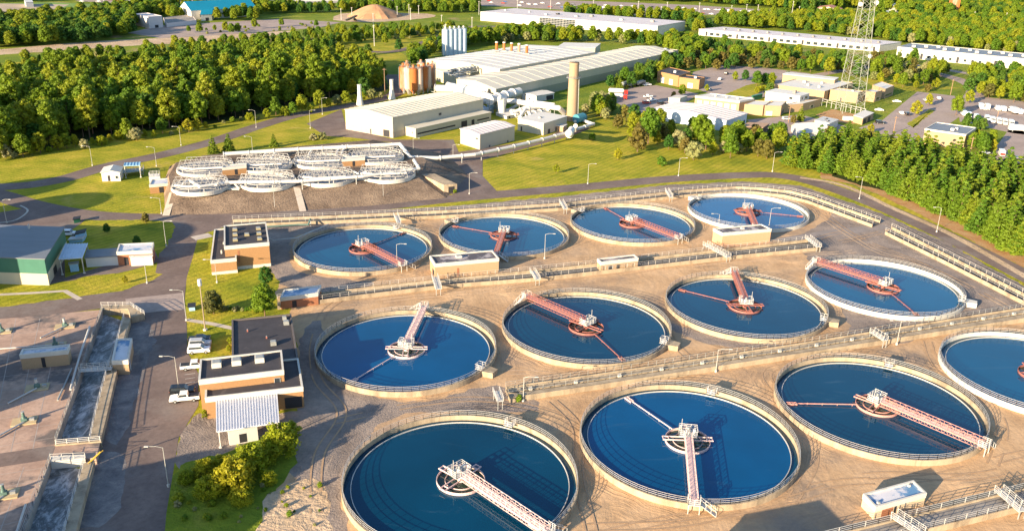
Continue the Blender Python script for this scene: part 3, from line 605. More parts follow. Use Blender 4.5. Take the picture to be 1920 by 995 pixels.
def wchan(label, L_, Ri, Ro, endlabel=None):
    o = G(*L_[len(L_)//2]); t = thing('water_channel', label, 'water channel', (o.x, o.y, 0))
    n = 8; a = resample(P3(L_), n); b = resample(P3(Ri), n); c = resample(P3(Ro), n)
    m = MB(); strip(m, b, c, 0, DZ+.05, conc); wk = m.build('walkway_wall', t)
    m = MB(); ins = [p.lerp(q, .04) for p, q in zip(a, b)]; strip(m, [p.lerp(q, .002) for p, q in zip(a, b)], ins, 0, DZ+.5, concg); m.build('channel_wall', t)
    m = MB(); i2 = [p.lerp(q, .041) for p, q in zip(a, b)]; 
    for i in range(n): m.add([(i2[i].x, i2[i].y, .12), (b[i].x, b[i].y, .12), (b[i+1].x, b[i+1].y, .12), (i2[i+1].x, i2[i+1].y, .12)], [(3, 2, 1, 0)], chanw_m)
    m.build('water', t)
    m = MB(); railing(m, [p.lerp(q, .08)+Vector((0, 0, .05)) for p, q in zip(b, c)], metalw, 1.1, 2, 3, .07); m.build('channel_railing', t)
    m = MB(); railing(m, [p.lerp(q, .02)+Vector((0, 0, .5)) for p, q in zip(a, b)], metalg, .9, 2, 2, .07); m.build('channel_railing', t)
    return t, a, b, c
t, a, b, c = wchan('long open channel of foaming pale water left of the service road, between deck and walkway', [(192, 580), (177, 622), (155, 690), (122, 779), (104, 830)], [(232, 594), (219, 642), (199, 697), (177, 779), (168, 823)], [(245, 596), (234, 637), (217, 704), (200, 779), (188, 827)])
m = MB(); e1 = P3([(190, 574), (244, 573), (271, 590), (246, 597), (240, 581), (192, 582)]); m.prism([(p.x, p.y) for p in e1], 0, DZ+.4, conc)
railing(m, P3([(190, 574), (244, 573), (271, 590)], DZ+.4), metalw, 1.1, 1.8, 3, .08); m.build('end_wall', t)
m = MB(); e1 = P3([(103, 832), (190, 825), (190, 829), (103, 836)]); m.prism([(p.x, p.y) for p in e1], 0, DZ+.3, conc); railing(m, P3([(105, 833), (188, 826)], DZ+.3), white, 1.0, 2, 3, .08); m.build('end_wall', t)
t, a, b, c = wchan('second open channel of foaming water in the lower left corner below the slab crossing', [(95, 861), (66, 939), (46, 995), (20, 1060)], [(157, 868), (141, 919), (121, 994), (100, 1060)], [(177, 862), (155, 945), (143, 994), (122, 1060)])
m = MB(); e1 = P3([(95, 858), (160, 855), (160, 862), (95, 868)]); m.prism([(p.x, p.y) for p in e1], 0, DZ+.45, concw); railing(m, P3([(95, 860), (160, 857)], DZ+.45), metalw, 1, 2, 2, .08)
a_, b_ = G(165, 868, 1.4), G(188, 846, 3.4); m.bar(a_, b_, .12, yellow); m.bar(a_+Vector((.3, .4, 0)), b_+Vector((.3, .4, 0)), .12, yellow); m.build('gate_frame', t)
walkover('white railed footbridge across the foaming channel beside the two kiosks', (150, 694), (210, 690), 1.9, 1.5)
def mixer(px, py, lb, s=1.0):
    p = G(px, py, DZ); t = thing('surface_mixer', lb, 'mixer', p, 'mixers standing on the aeration deck')
    m = MB(); m.box((p.x, p.y, DZ+.12), (4.2, 2.8, .22), tan_pl, R(20)); m.build('plinth', t)
    m = MB(); m.box((p.x, p.y, DZ+.5), (1.0, .8, .55), tealp, R(20)); m.cyl((p.x, p.y, DZ+.75), (p.x, p.y, DZ+1.2), .42, tealp, r2=.3, n=14); m.build('gearbox', t)
    m = MB(); m.cyl((p.x, p.y, DZ+1.2), (p.x, p.y, DZ+2.0), .26, metalw if s > 1 else tealp, n=14); m.cyl((p.x, p.y, DZ+2.0), (p.x, p.y, DZ+2.12), .3, metalg, n=14); m.build('motor', t)
    m = MB(); q = p+Vector((1.3, .3, .35)); m.box((q.x, q.y, q.z), (.8, .6, .7), metalg, R(20)); m.tube([p+Vector((.2, -.6, .3)), p+Vector((-1.0, -3.5, .3)), p+Vector((-2.2, -6.5, .3))], .16, metalw, 8); m.build('pipe', t)
tan_pl = pm('tan_plinth', (.50, .38, .22), .85, .12, 1)
mixer(122, 612, 'teal mixer on the deck near the head of the foaming channel', 2); mixer(70, 727, 'pale topped mixer left of the foaming channel below the kiosk', 2); mixer(46, 790, 'teal mixer on the deck above the slab crossing'); mixer(3, 622, 'teal mixer cut by the left edge of the picture'); mixer(8, 928, 'mixer in the lower left corner on the deck'); mixer(104, 648, 'teal mixer just behind the tan kiosk on the deck')
def vent(px, py, lb):
    p = G(px, py, DZ); m = MB(); m.cyl(p, p+Vector((0, 0, .8)), .22, metalw, n=12); m.ball(p+Vector((0, 0, 1.0)), .42, metalw, 12, .7); m.cyl(p, p+Vector((0, 0, .15)), .45, metalw, n=12)
    tag(m.build('vent_cap', org=p), lb, 'vent', 'mushroom vents on the deck'); 
for i, (x, y, l) in enumerate(((171, 586, 'white mushroom vent near the channel head'), (109, 752, 'white mushroom vent beside the channel, halfway down the deck'), (90, 806, 'white mushroom vent above the slab crossing'), (63, 880, 'white mushroom vent just below the slab crossing'), (158, 620, 'white mushroom vent under the slanting pipe'), (36, 905, 'small white vent on the lower deck'))): vent(x, y, l)
def pipe_thing(name, label, pts, r, m_, sup=0, cat='pipe', n=10, z0=0, flange=False):
    P = [G(x, y, z) for x, y, z in pts]; t = thing(name, label, cat, (P[0].x, P[0].y, 0)); m = MB(); m.tube(P, r, m_, n); m.build('pipe', t)
    if sup or flange:
        sn = 0
        L_ = sum((b-a).length for a, b in zip(P, P[1:])); k = max(1, int(L_/(sup or 8))); Q = resample(P, k); m = MB(); f = MB()
        for q in Q:
            if sup and q.z-z0 > .6: m = MB(); m.box((q.x, q.y, (z0+q.z)/2), (.3, .3, q.z-z0), metalg); m.box((q.x, q.y, q.z-r*.9), (r*2, .35, .3), metalg); m.build('support', t)
        for a, b in zip(Q, Q[1:]):
            d = (b-a).normalized(); f.cyl(a-d*.12, a+d*.12, r*1.25, m_, n=n)
        f.build('flange', t)
    return t
pipe_thing('slanting_pipe', 'grey slanting pipe rising over the left wall of the foaming channel', [(168, 612, 3.5), (150, 665, 2.2), (140, 700, 2.0), (132, 730, 1.8)], .22, metalw)
pipe_thing('deck_pipe', 'thin white pipe lying across the deck behind the tan kiosk', [(-20, 655, 1.7), (100, 646, 1.7)], .12, white); pipe_thing('deck_pipe', 'grey pipe lying on the deck right of the tan kiosk', [(135, 690, 1.6), (108, 750, 1.6)], .18, metalg)
pipe_thing('slanting_pipe', 'slanting white pipe on the lower deck by the second channel', [(48, 945, 3.4), (30, 1000, 2.0)], .18, metalw)
pipe_thing('teal_pipe', 'teal pipe along the channel behind the orange brick block', [(500, 425, 1.2), (560, 421, 1.2), (578, 421, 1.2), (582, 410, 2.4)], .25, tealp, 8)
pipe_thing('bent_handrail_pipe', 'pale bent pipe from the orange brick block to the first tank rim', [(504, 446, 1.5), (512, 450, 1.5), (556, 446, 1.5), (616, 420, 2.0)], .14, metalw)
# ================================================================== BUILDINGS
FOOT = []
def house(name, label, Nt, Lt, Rt, wall, roof, Nb=None, h=None, z0=0.0, cat='building', rtype='parapet', rise=1.0, trim=None, trimh=.5, plinth=None, ph=.6, ops=(), units=(), group=None, seams=0, pheight=.45, unitm=None, eave=.0):
    """rectangular block given by its near corner N (base and top) and the tops of the corners at its left (L) and right (R), as surveyed"""
    if h is None: h = height(Nb, Nt, z0)
    H = z0+h
    n, l, r = G(*Nt, H), G(*Lt, H), G(*Rt, H); f = l+r-n
    a, b = l-n, r-n
    t = thing(name, label, cat, (n.x, n.y, z0), group); FOOT.append([(q.x, q.y) for q in (n, r, f, l)])
    poly = [(n.x, n.y), (r.x, r.y), (f.x, f.y), (l.x, l.y)]
    def inset(d):
        ua, ub = a.normalized(), b.normalized(); 
        return [(p.x, p.y) for p in (n+ua*d+ub*d, r+ua*d-ub*d, f-ua*d-ub*d, l-ua*d+ub*d)]
    wt = H if rtype in ('flat', 'gable', 'mono') else H-.02
    m = MB(); m.prism(poly, z0-.3, wt-(.0 if rtype != 'flat' else .02), wall); w = m.build('wall', t)
    if plinth: m = MB(); m.prism(inset(-.04), z0-.3, z0+ph, plinth); m.build('plinth', w)
    if trim: m = MB(); m.prism(inset(-.06), H-trimh, H-.05, trim); m.build('fascia', w)
    m = MB()
    if rtype == 'parapet':
        o_ = [Vector((x, y, 0)) for x, y in inset(-.03 if not trim else -.08)]; i_ = [Vector((x, y, 0)) for x, y in inset(.3)]
        for k in range(4):
            P = [o_[k], o_[(k+1) % 4], i_[(k+1) % 4], i_[k]]; m.prism([(p.x, p.y) for p in P], H-.03, H+pheight+.03, trim or wall)
        m.build('parapet', w); m = MB(); m.prism(inset(.29), H-.3, H+(pheight-.25), roof); zr = H+pheight-.25
    elif rtype in ('flat', 'mono'):
        m.prism(inset(-.25-eave), H, H+.22, roof); zr = H+.22
    else:
        ua, ub = a.normalized(), b.normalized(); e = .35+eave
        N_, L_, R_, F_ = n-ua*e-ub*e, l+ua*e-ub*e, r-ua*e+ub*e, f+ua*e+ub*e
        if rtype == 'gable': P0, P1, Q0, Q1 = (N_+L_)/2, (R_+F_)/2, N_, L_   # ridge along b
        else: P0, P1 = (N_+R_)/2, (L_+F_)/2
        up = Vector((0, 0, rise)); th = Vector((0, 0, -.18))
        if rtype == 'gable': quads = [(N_, R_, P1+up, P0+up), (P0+up, P1+up, F_, L_)]; tri = [(n, (n+l)/2+up*.97, l), (r, f, (r+f)/2+up*.97)]
        else: quads = [(N_, P0+up, P1+up, L_), (P0+up, R_, F_, P1+up)]; tri = [(n, r, (n+r)/2+up*.97), (l, (l+f)/2+up*.97, f)]
        for q in quads:
            q = [p+Vector((0, 0, .03)) for p in q]; m.add(q+[p+th for p in q], [(0, 1, 2, 3), (7, 6, 5, 4), (0, 4, 5, 1), (1, 5, 6, 2), (2, 6, 7, 3), (3, 7, 4, 0)], roof)
            if seams:
                c_ = int((q[1]-q[0]).length/seams) if rtype == 'gable' else int((q[3]-q[0]).length/seams)
                for i in range(1, c_):
                    s = i/c_
                    if rtype == 'gable': m.bar(q[0].lerp(q[1], s)+Vector((0, 0, .04)), q[3].lerp(q[2], s)+Vector((0, 0, .04)), .10, roof, .10)
                    else: m.bar(q[0].lerp(q[3], s)+Vector((0, 0, .04)), q[1].lerp(q[2], s)+Vector((0, 0, .04)), .10, roof, .10)
        g = MB()
        for q in tri: g.add(q, [(0, 1, 2), (2, 1, 0)][:1], wall)
        g.build('gable_wall', w); zr = H+rise*.5
    rf = m.build('roof', t)
    cen = (n+f)/2
    for o in ops:
        side, u0, u1, v0, v1, kind = o[:6]; e = a if side == 'L' else b; ot = b if side == 'L' else a
        nr = -(ot-e*(ot.dot(e)/e.dot(e))).normalized(); P = n+e*u0; Q = n+e*u1
        mt = {'door': dark, 'window': glass, 'garage_door': white, 'doorway': dark, 'white_door': white, 'brown_door': brickd, 'strip': dark}[kind]
        z1, z2 = z0+v0, z0+v1; off = nr*.05; m = MB()
        m.add([P+off+Vector((0, 0, z1-H)), Q+off+Vector((0, 0, z1-H)), Q+off+Vector((0, 0, z2-H)), P+off+Vector((0, 0, z2-H))], [(0, 1, 2, 3)], mt)
        nm = {'strip': 'window_band', 'white_door': 'door', 'brown_door': 'door'}.get(kind, kind); d_ = m.build(nm, t)
        if kind in ('window', 'door', 'garage_door', 'white_door'):
            m = MB(); q = [P+off*1.4+Vector((0, 0, z1-H)), Q+off*1.4+Vector((0, 0, z1-H)), Q+off*1.4+Vector((0, 0, z2-H)), P+off*1.4+Vector((0, 0, z2-H))]
            for i in range(4): m.bar(q[i], q[(i+1) % 4], .09, metalg if kind != 'garage_door' else creamg)
            m.build('frame', d_)
    for un in units:
        u, v, sx, sy, sz = un[:5]; p = n+b*u+a*v; mt = un[5] if len(un) > 5 else (unitm or metalw); ang = math.atan2(b.y, b.x)
        m = MB(); m.box((p.x, p.y, zr+sz/2+.05), (sx, sy, sz), mt, ang); m.box((p.x, p.y, zr+sz+.1), (sx*.8, sy*.8, .12), metalg, ang); m.build('roof_unit', rf)
    t['_r'] = zr
    return t, (n, a, b, H)
# --- brick control block by the first tank
house('brick_building', 'taller part of the orange brick block, seven small hatches on its dark roof', (504.4, 457), (420.7, 464.7), (498.8, 419), brick, roofd, Nb=(508, 499), trim=concw, trimh=.55, plinth=concw, ph=.9,
      units=[(u, v, 1.5, 1.3, .55, olm) for olm in (pm('olive_hatch', (.30, .26, .16), .7, .1, 1),) for u, v in ((.2, .2), (.45, .2), (.7, .2), (.25, .75), (.5, .75), (.75, .75), (.45, .48))], ops=[('L', .68, .72, 2, 5.5, 'brown_door')])
house('brick_building', 'lower wing of the orange brick block on the lawn, with dark flat roof', (443, 486.5), (395, 491), (446, 429), brick, roofd, Nb=(444.5, 511), trim=concw, plinth=concw, ph=.8, units=[(.5, .5, 1.2, 1.0, .5), (.85, .35, 1.0, 1.0, .6), (.2, .6, .4, .4, .9)])
# --- admin block
house('brick_building', 'back part of the large brick block, black patched roof next to the bright blue tank', (558.7, 674), (436, 688), (545.5, 591.5), brickd, roofd, h=4.0, trim=pm('dark_coping', (.13, .11, .10), .7, .1), trimh=.3, units=[(.35, .35, 1.3, 1.2, .8, metalg), (.78, .10, 1.2, 1.2, .8, metalg), (.9, .12, .9, .9, .7, metalg), (.5, .45, .3, .3, .5, redp), (.7, .75, .3, .3, .5, redp)])
house('brick_building', 'low front part of the large brick block behind the ribbed white canopy', (568, 728), (385, 749), (559.3, 675), brick, roofd, Nb=(569, 763), trim=concw, trimh=.6, ops=[('L', .02, .2, .2, 2.6, 'doorway')], units=[])
rb, _ = house('brick_building', 'raised upper storey of the large brick block with three pale roof hatches in a row', (532, 697), (373, 716), (528, 659.6), brick, roofd, h=6.4, trim=concw, trimh=.6, units=[(.62, .28, 2.0, 1.8, 1.0, concw), (.62, .56, 2.0, 1.8, 1.0, concw), (.62, .8, 2.0, 1.8, 1.0, concw)], ops=[('L', .05, .12, 4.3, 5.3, 'window')])
# --- kiosks along the channels
def kiosk(label, Nb, Nt, Lt, Rt, wall, roof, ops=(), trim=concw, **k): return house('brick_kiosk', label, Nt, Lt, Rt, wall, roof, Nb=Nb, trim=trim, trimh=.5, cat='kiosk', ops=ops, **k)
tanb = pm('buff_brick', (.40, .275, .165), .85, .08, 3, .2); wornr = pm('worn_dark_roof', (.10, .09, .10), .7, .2, .5, col2=(.40, .36, .36), mixs=(.5, .58))
kiosk('long flat-roofed tan kiosk in front of the second back-row tank', (815.7, 521.7), (815.7, 497.6), (806, 482), (935.3, 486.7), tanb, wornr, ops=[('L', .15, .5, .2, 1.8, 'doorway'), ('R', .34, .37, .1, 2.4, 'brown_door')], units=[(.42, .6, 1.6, 1.3, .5, concw)])
kiosk('small white-roofed kiosk with a dark doorway standing alone on the middle channel', (1127.6, 510.5), (1127, 494), (1120, 487.5), (1196.5, 486), tanb, wornr, ops=[('R', .2, .31, .1, 1.6, 'door'), ('R', .42, .5, .1, 1.7, 'doorway')])
kiosk('pinkish brick kiosk in front of the smallest looking far right tank', (1353.5, 461.5), (1355, 439.5), (1337.5, 430.5), (1446, 431.5), pm('pink_brick', (.52, .30, .18), .85, .08, 3, .2), wornr, units=[(.5, .5, .9, .9, .5)])
kiosk('cream kiosk with a bluish white ponded roof in the lower right corner', (1637, 973.5), (1641.3, 953.8), (1618.4, 929.3), (1736, 927.4), pm('pale_buff_brick', (.60, .47, .32), .85, .08, 3, .2), pondroof, ops=[('R', .14, .36, .1, 1.9, 'brown_door'), ('R', .38, .43, .1, 1.8, 'doorway')], units=[(.85, .75, .4, .4, .3), (.1, .2, .4, .4, .3)])
kiosk('tan kiosk with a shed roof and black doorway on the aeration deck', (41, 692.7), (37.6, 668.4), (43, 657.3), (126.7, 659.5), tanb, pondroof, z0=DZ, ops=[('R', .42, .5, .1, 2.3, 'doorway')])
kiosk('narrow tan kiosk with a blue-ponded roof astride the foaming channel walkway', (243, 701.5), (240, 678.3), (210, 679.4), (247.7, 637.4), tanb, pondroof, ops=[('R', .1, .25, .2, 2.3, 'white_door')])
kiosk('small brick kiosk with ponded roof right of the round green tree', (525.5, 580), (525.5, 561), (533, 546), (596, 552), brickd, pondroof, ops=[('R', .3, .42, .1, 1.9, 'doorway')])
kiosk('small orange brick kiosk on the lawn at the left foot of the covered tanks', (280, 363.7), (280, 349), (285, 338.7), (314.6, 346), brick, pondroof, ops=[('R', .5, .75, .1, 2.2, 'doorway')])
kiosk('brown kiosk between the left pair of covered tanks', (418, 330), (416.5, 317), (418, 312), (461.8, 312.7), brick, concw, z0=BH, ops=[('R', .5, .62, .1, 2.2, 'doorway')])
kiosk('brown kiosk between the right pair of covered tanks', (642, 313.5), (641, 301), (643, 296.5), (684, 297.8), brick, concw, z0=BH, ops=[('R', .45, .56, .1, 2.2, 'doorway')])
kiosk('brown brick kiosk joined to the row of white trailers', (220, 498), (219, 475), (224, 460), (285, 472), brickd, pondroof, ops=[('R', .18, .3, .1, 2.3, 'doorway')])
# --- teal maintenance building
tb, (n_, a_, b_, H_) = house('maintenance_building', 'large maintenance building with green upper walls and grey roof at the left edge', (83, 486), (-140, 478), (120, 427), teal, roofb, Nb=(92, 535), rtype='flat', plinth=cream, ph=3.2, cat='building', ops=[('R', .25, .4, .1, 2.2, 'doorway'), ('R', .55, .62, 1.0, 2.0, 'window')], units=[(.9, .3, .4, .4, 1.2)])
def canopy(label, corners, z, zb=None, mt=bluem, posts=(0, 1, 2, 3), ribs=0, grp=None):
    P = [G(x, y, z_) for (x, y), z_ in zip(corners, z if hasattr(z, '__len__') else [z]*4)]; c = sum(P, Vector())/4; t = thing('canopy', label, 'canopy', (c.x, c.y, 0))
    m = MB(); th = Vector((0, 0, .15)); m.add([p for p in P]+[p-th for p in P], [(0, 1, 2, 3), (7, 6, 5, 4), (0, 4, 5, 1), (1, 5, 6, 2), (2, 6, 7, 3), (3, 7, 4, 0)][::1], mt)
    if ribs:
        for i in range(ribs+1): s = i/ribs; m.bar(P[0].lerp(P[1], s)+Vector((0, 0, .06)), P[3].lerp(P[2], s)+Vector((0, 0, .06)), .16, mt, .14)
    m.build('canopy_roof', t); 
    for k in posts:
        q = P[k].lerp(c, .06); m = MB(); m.bar((q.x, q.y, 0), (q.x, q.y, q.z-.15), .18, metalw); m.box((q.x, q.y, .15), (.5, .5, .3), concw); m.build('post', t)
    return t
canopy('ribbed white canopy in front of the large brick block', [(406.5, 809), (523, 791.5), (519, 737), (405.5, 751)], 3.6, mt=pm('canopy_white', (.78, .76, .76), .45, .04, .5), ribs=22)
canopy('pale blue metal canopy beside the green walled building', [(110, 486), (154, 483), (164.5, 456), (123, 457)], 4.6, mt=bluem, ribs=8)
def boxy(name, label, cat, Nb, Nt, Lt, Rt, wall, roof, ops=(), **k): return house(name, label, Nt, Lt, Rt, wall, roof, Nb=Nb, rtype='flat', cat=cat, ops=ops, **k)
boxy('container', 'white container under the ribbed canopy', 'container', (427, 835), (428, 808), (426, 802), (482, 798), white, metalw, ops=[('R', .35, .6, .2, 2.0, 'doorway')])
boxy('trailer', 'white site trailer with dark roof, left of the brown kiosk', 'trailer', (162, 501), (160, 484), (164, 470), (221, 480), white, roofb)
boxy('storage_box', 'white storage box in front of the brown kiosk', 'box', (245, 499), (244, 482), (245, 478), (285, 480), white, metalw)
boxy('skip', 'pale blue box skip beside the canopy', 'container', (128, 456), (129, 450), (134, 445), (154, 448), bluec, metalw); boxy('skip', 'open blue box behind the pale blue canopy', 'container', (142, 452), (141, 440), (144, 434), (158, 436), bluec, dark)
boxy('generator', 'blue generator cabinet under the pale blue canopy', 'generator', (131, 510), (130, 496), (130, 493), (146, 494), bluec, metalg)
boxy('small_skip', 'dark green skip standing on the road above the trailers', 'skip', (139, 419), (138, 412), (139, 408), (149, 410), green_p, dark)
boxy('planter_box', 'blue box with a small plant beside the lamp near the junction', 'box', (354, 583), (354, 576), (354, 570), (365, 575), bluec, dark)
# white gate house with blue canopy
house('gate_house', 'small white hut with a blue roof panel on the lawn at the far left', (224, 323), (189.4, 323.5), (230, 313), white, concw, Nb=(225, 339.7), rtype='gable', rise=.8, cat='hut', ops=[('L', .55, .68, .1, 2.2, 'doorway'), ('L', .12, .25, 1.0, 2.0, 'window')])
canopy('blue roofed platform canopy beside the white hut', [(232, 311), (262, 310), (263, 303.5), (234, 305)], 4.6, mt=bluec, ribs=5)
t = thing('steel_platform', 'grey steel platform with railings under the blue roof beside the white hut', 'platform', G(248, 325)); m = MB(); q = [G(x, y, 1.5) for x, y in ((228, 325), (268, 320), (270, 314), (232, 317))]; m.add(q+[p-Vector((0, 0, .15)) for p in q], [(0, 1, 2, 3), (0, 4, 5, 1), (1, 5, 6, 2), (3, 7, 4, 0)], metalg); m.build('deck', t); m = MB(); railing(m, q+[q[0]], metalg, 1.1, 1.2, 2, .07)
for p in q: m.bar((p.x, p.y, 0), p, .15, metalg)
m.build('railing', t)
t = thing('stair_box', 'white railed stair head behind the orange kiosk by the covered tanks', 'stair', G(293, 345)); m = MB(); q = [G(x, y, 2.5) for x, y in ((279, 332), (300, 331), (300, 325), (281, 326))]; m.prism([(p.x, p.y) for p in q], 0, 2.5, white); m.build('base', t); m = MB(); railing(m, q+[q[0]], white, 1.1, 1.2, 3, .08); m.build('railing', t)
# tunnel portal in the bank
t = thing('tunnel_portal', 'small concrete tunnel portal at the right foot of the earth bank', 'portal', G(838, 366)); m = MB()
a, b = G(832, 363), G(857, 361); d = (b-a); nrm = Vector((-d.y, d.x, 0)).normalized(); 
P = [(a+Vector((0, 0, 0))), b, b+Vector((0, 0, 3.2)), a+Vector((0, 0, 3.2))]; Q = [p+nrm*13-d.normalized()*5 for p in P]; Q = [Vector((q.x, q.y, q.z+(.8 if i > 1 else 0))) for i, q in enumerate(Q)]
m.add(P+Q, [(0, 1, 2, 3), (3, 2, 6, 7), (0, 3, 7, 4), (1, 5, 6, 2)], conc); m.build('wall', t); m = MB(); o_ = -nrm*.05; m.add([a.lerp(b, .35)+o_, a.lerp(b, .8)+o_, a.lerp(b, .8)+o_+Vector((0, 0, 2.4)), a.lerp(b, .35)+o_+Vector((0, 0, 2.4))], [(0, 1, 2, 3)], dark); m.build('doorway', t)
# --- big incinerator hall etc.
house('process_hall', 'large cream metal hall in front of the factory, low gabled roof', (736, 220), (647, 205), (906, 186), cream, roofc, Nb=(737, 259), rtype='gable', rise=1.6, plinth=creamg, ph=2.8, ops=[('L', .07, .2, .1, 3.2, 'doorway'), ('R', .48, .51, 5.8, 7.0, 'window'), ('L', .45, .475, .1, 2.4, 'door')], seams=3)
house('lean_to', 'long low cream annex with dark window band in front of the process hall', (779.5, 242), (752, 236), (921, 211), cream, roofc, Nb=(783.5, 258.6), rtype='flat', ops=[('R', .02, .5, 1.3, 2.0, 'strip'), ('R', .58, .66, .1, 2.8, 'doorway'), ('R', .72, .76, .1, 2.5, 'doorway'), ('R', .8, .97, 1.3, 2.0, 'strip'), ('L', .2, .25, 1.8, 2.4, 'window')])
house('shed', 'detached cream shed with pinkish roof beside the long pipe', (900, 252), (863, 241), (965, 236), cream, roofp, Nb=(900.5, 281), rtype='gable', rise=.7, ops=[('R', .25, .29, .1, 1.0, 'window'), ('R', .78, .82, .1, 1.0, 'window'), ('L', .1, .2, 4.2, 4.8, 'window')], seams=2.5)
house('service_building', 'cream service building with white roof at the foot of the stack', (1019.5, 232), (971, 223), (1063, 218.5), cream, roofw, Nb=(1020, 254), rtype='flat', ops=[('L', .82, .88, .1, 2.2, 'doorway'), ('R', .18, .28, .1, 2.2, 'door'), ('R', .5, .58, .1, 2.2, 'door')], units=[(.4, .5, 2, 1.2, .4)])
house('white_cabin', 'small white cabin with a dark door behind the duct work', (1006, 180), (978, 175), (1039, 174), white, roofw, Nb=(1006, 192), rtype='gable', rise=.6, ops=[('R', .55, .95, .1, 2.6, 'door'), ('L', .4, .5, .9, 1.6, 'window')])
house('low_cabin', 'low white cabin in front of the round dust collector', (950, 219), (930, 211.5), (976, 213), white, roofw, Nb=(950, 224), rtype='flat', ops=[('R', .1, .25, .1, 1.6, 'window')])
house('factory_building', 'big cream factory hall with five brown roof stacks', (937, 129.5), (798.5, 112), (1115.5, 98), cream, roofw, h=11, rtype='gable', rise=1.5, ops=[], seams=9)
house('factory_building', 'long front factory hall with a pale double roof and olive green wall', (930, 167), (856, 148.5), (1264, 97), cream, roofc, h=9, rtype='gable', rise=1.8, plinth=pm('olive_grey_siding', (.26, .27, .20), .7, .05, .3), ph=4.6, ops=[('L', .1, .16, .1, 2.5, 'door')], seams=9)
house('factory_wing', 'white roofed wing at the far right end of the factory', (1116, 90), (1045, 88.5), (1126, 82), cream, roofw, h=9.5, rtype='flat', ops=[('R', .3, .6, .1, 4, 'doorway')])
house('factory_wing', 'low white lean-to on the left end of the factory below the pipe racks', (862, 147), (800, 125), (880, 143), cream, roofw, h=6.5, rtype='flat', units=[])
house('factory_wing', 'flat end wing at the far right tip of the long factory hall', (1262, 97), (1225, 93), (1272, 95), creamd, concg, h=9, rtype='parapet', units=[(.5, .5, 3, 2, 1)])
for i, (x, y) in enumerate(((931, 96), (945, 96.5), (959, 98), (973, 99.5), (987.5, 102))):
    p = G(x, y, 12); t = thing('roof_stack', 'short brown exhaust stack in the row of five on the factory roof', 'roof stack', p, 'five brown stacks on the factory roof'); m = MB(); m.cyl(p, p+Vector((0, 0, 5.5)), .9, rust, n=12); m.cyl(p+Vector((0, 0, 5.5)), p+Vector((0, 0, 6.2)), 1.1, metalw, r2=.9, n=12); m.build('flue', t); m = MB(); m.box((p.x, p.y, p.z+.4), (3.2, 3.2, .9), metalg); m.build('curb', t)
t = thing('pipe_rack', 'tangle of grey pipes and ducts on the roof edge below the factory hall', 'pipe rack', G(880, 142, 7)); random.seed(5)
a, b = G(852, 140, 8), G(935, 127, 8)
for nm, k, r_ in (('pipe', 6, .35), ('duct', 2, .8)):
    m = MB()
    for i in range(k):
        off = Vector((random.uniform(-4, 4), random.uniform(-5, 5), random.uniform(0, 2.5))); m.tube([a+off, a.lerp(b, .5)+off, a.lerp(b, .5)+off+Vector((0, 0, 1.2)), b+off+Vector((0, 0, 1.2))], r_, metalg if i % 2 else metalw, 8)
    m.build(nm, t)
m = MB()
for i in range(14): p = a.lerp(b, i/13); m.bar((p.x, p.y, 5), (p.x, p.y, 11.5), .25, metalg); m.bar((p.x, p.y+6, 5), (p.x, p.y+6, 11), .25, metalg); m.bar((p.x, p.y, 10.5), (p.x, p.y+6, 10.5), .25, metalg); m.box((p.x+2, p.y+3, 10.5), (2, 1.5, 1.5), metalg if i % 3 else metalw)
m.build('frame', t)
# silos
def silo(px, py, r, h, mt, lb, grp, cone=True, name='silo', z=0):
    p = G(px, py, z); t = thing(name, lb, 'silo', p, grp); m = MB(); m.cyl(p+Vector((0, 0, 3 if cone else 0)), p+Vector((0, 0, h)), r, mt, n=20); m.build('shell', t)
    if cone: m = MB(); m.cyl(p+Vector((0, 0, .6)), p+Vector((0, 0, 3)), .5, mt, r2=r, n=16); [m.bar(p+Vector((math.cos(a)*r*.9, math.sin(a)*r*.9, 0)), p+Vector((math.cos(a)*r*.9, math.sin(a)*r*.9, 3.2)), .3, metalg) for a in (0, 1.57, 3.14, 4.71)]; m.build('hopper', t)
    m = MB(); m.cyl(p+Vector((0, 0, h)), p+Vector((0, 0, h+.8)), r, mt, r2=r*.3, n=20); m.cyl(p+Vector((0, 0, h+.8)), p+Vector((0, 0, h+2.2)), .7, metalw if mt is silob else rust, n=10); m.build('cap', t)
    m = MB(); rr = [p+Vector((math.cos(k*math.pi/4)*r, math.sin(k*math.pi/4)*r, h+.1)) for k in range(9)]; railing(m, rr, metalg, 1.1, 3, 2, .1); q = p+Vector((-r-.3, -.5, 0)); m.bar(q, q+Vector((0, 0, h)), .15, metalg); m.build('ladder_and_railing', t)
for i, (x, y, mt, r_) in enumerate(((757, 178, rust, 2.2), (766, 180, silow, 2.4), (776, 182, rust, 2.4), (786, 181, silow, 2.4), (795, 178, rust, 2.3), (803, 177, silow, 1.8), (811, 173, silow, 2.0), (764, 172, silow, 2.2), (790, 170, silow, 2.2))):
    silo(x, y-4, r_, 14.5, mt, ['rust streaked orange silo in the cluster beside the process hall', 'pale silo with brown stains in the cluster beside the process hall'][mt is silow], 'rusty silos beside the process hall' if mt is rust else 'stained pale silos beside the process hall')
for i in range(5): silo(835.5+i*8.4, 104-i*.6, 2.4, 18.5, silob, 'pale blue silo in the tight row of five behind the factory', 'row of five pale blue silos', cone=False)
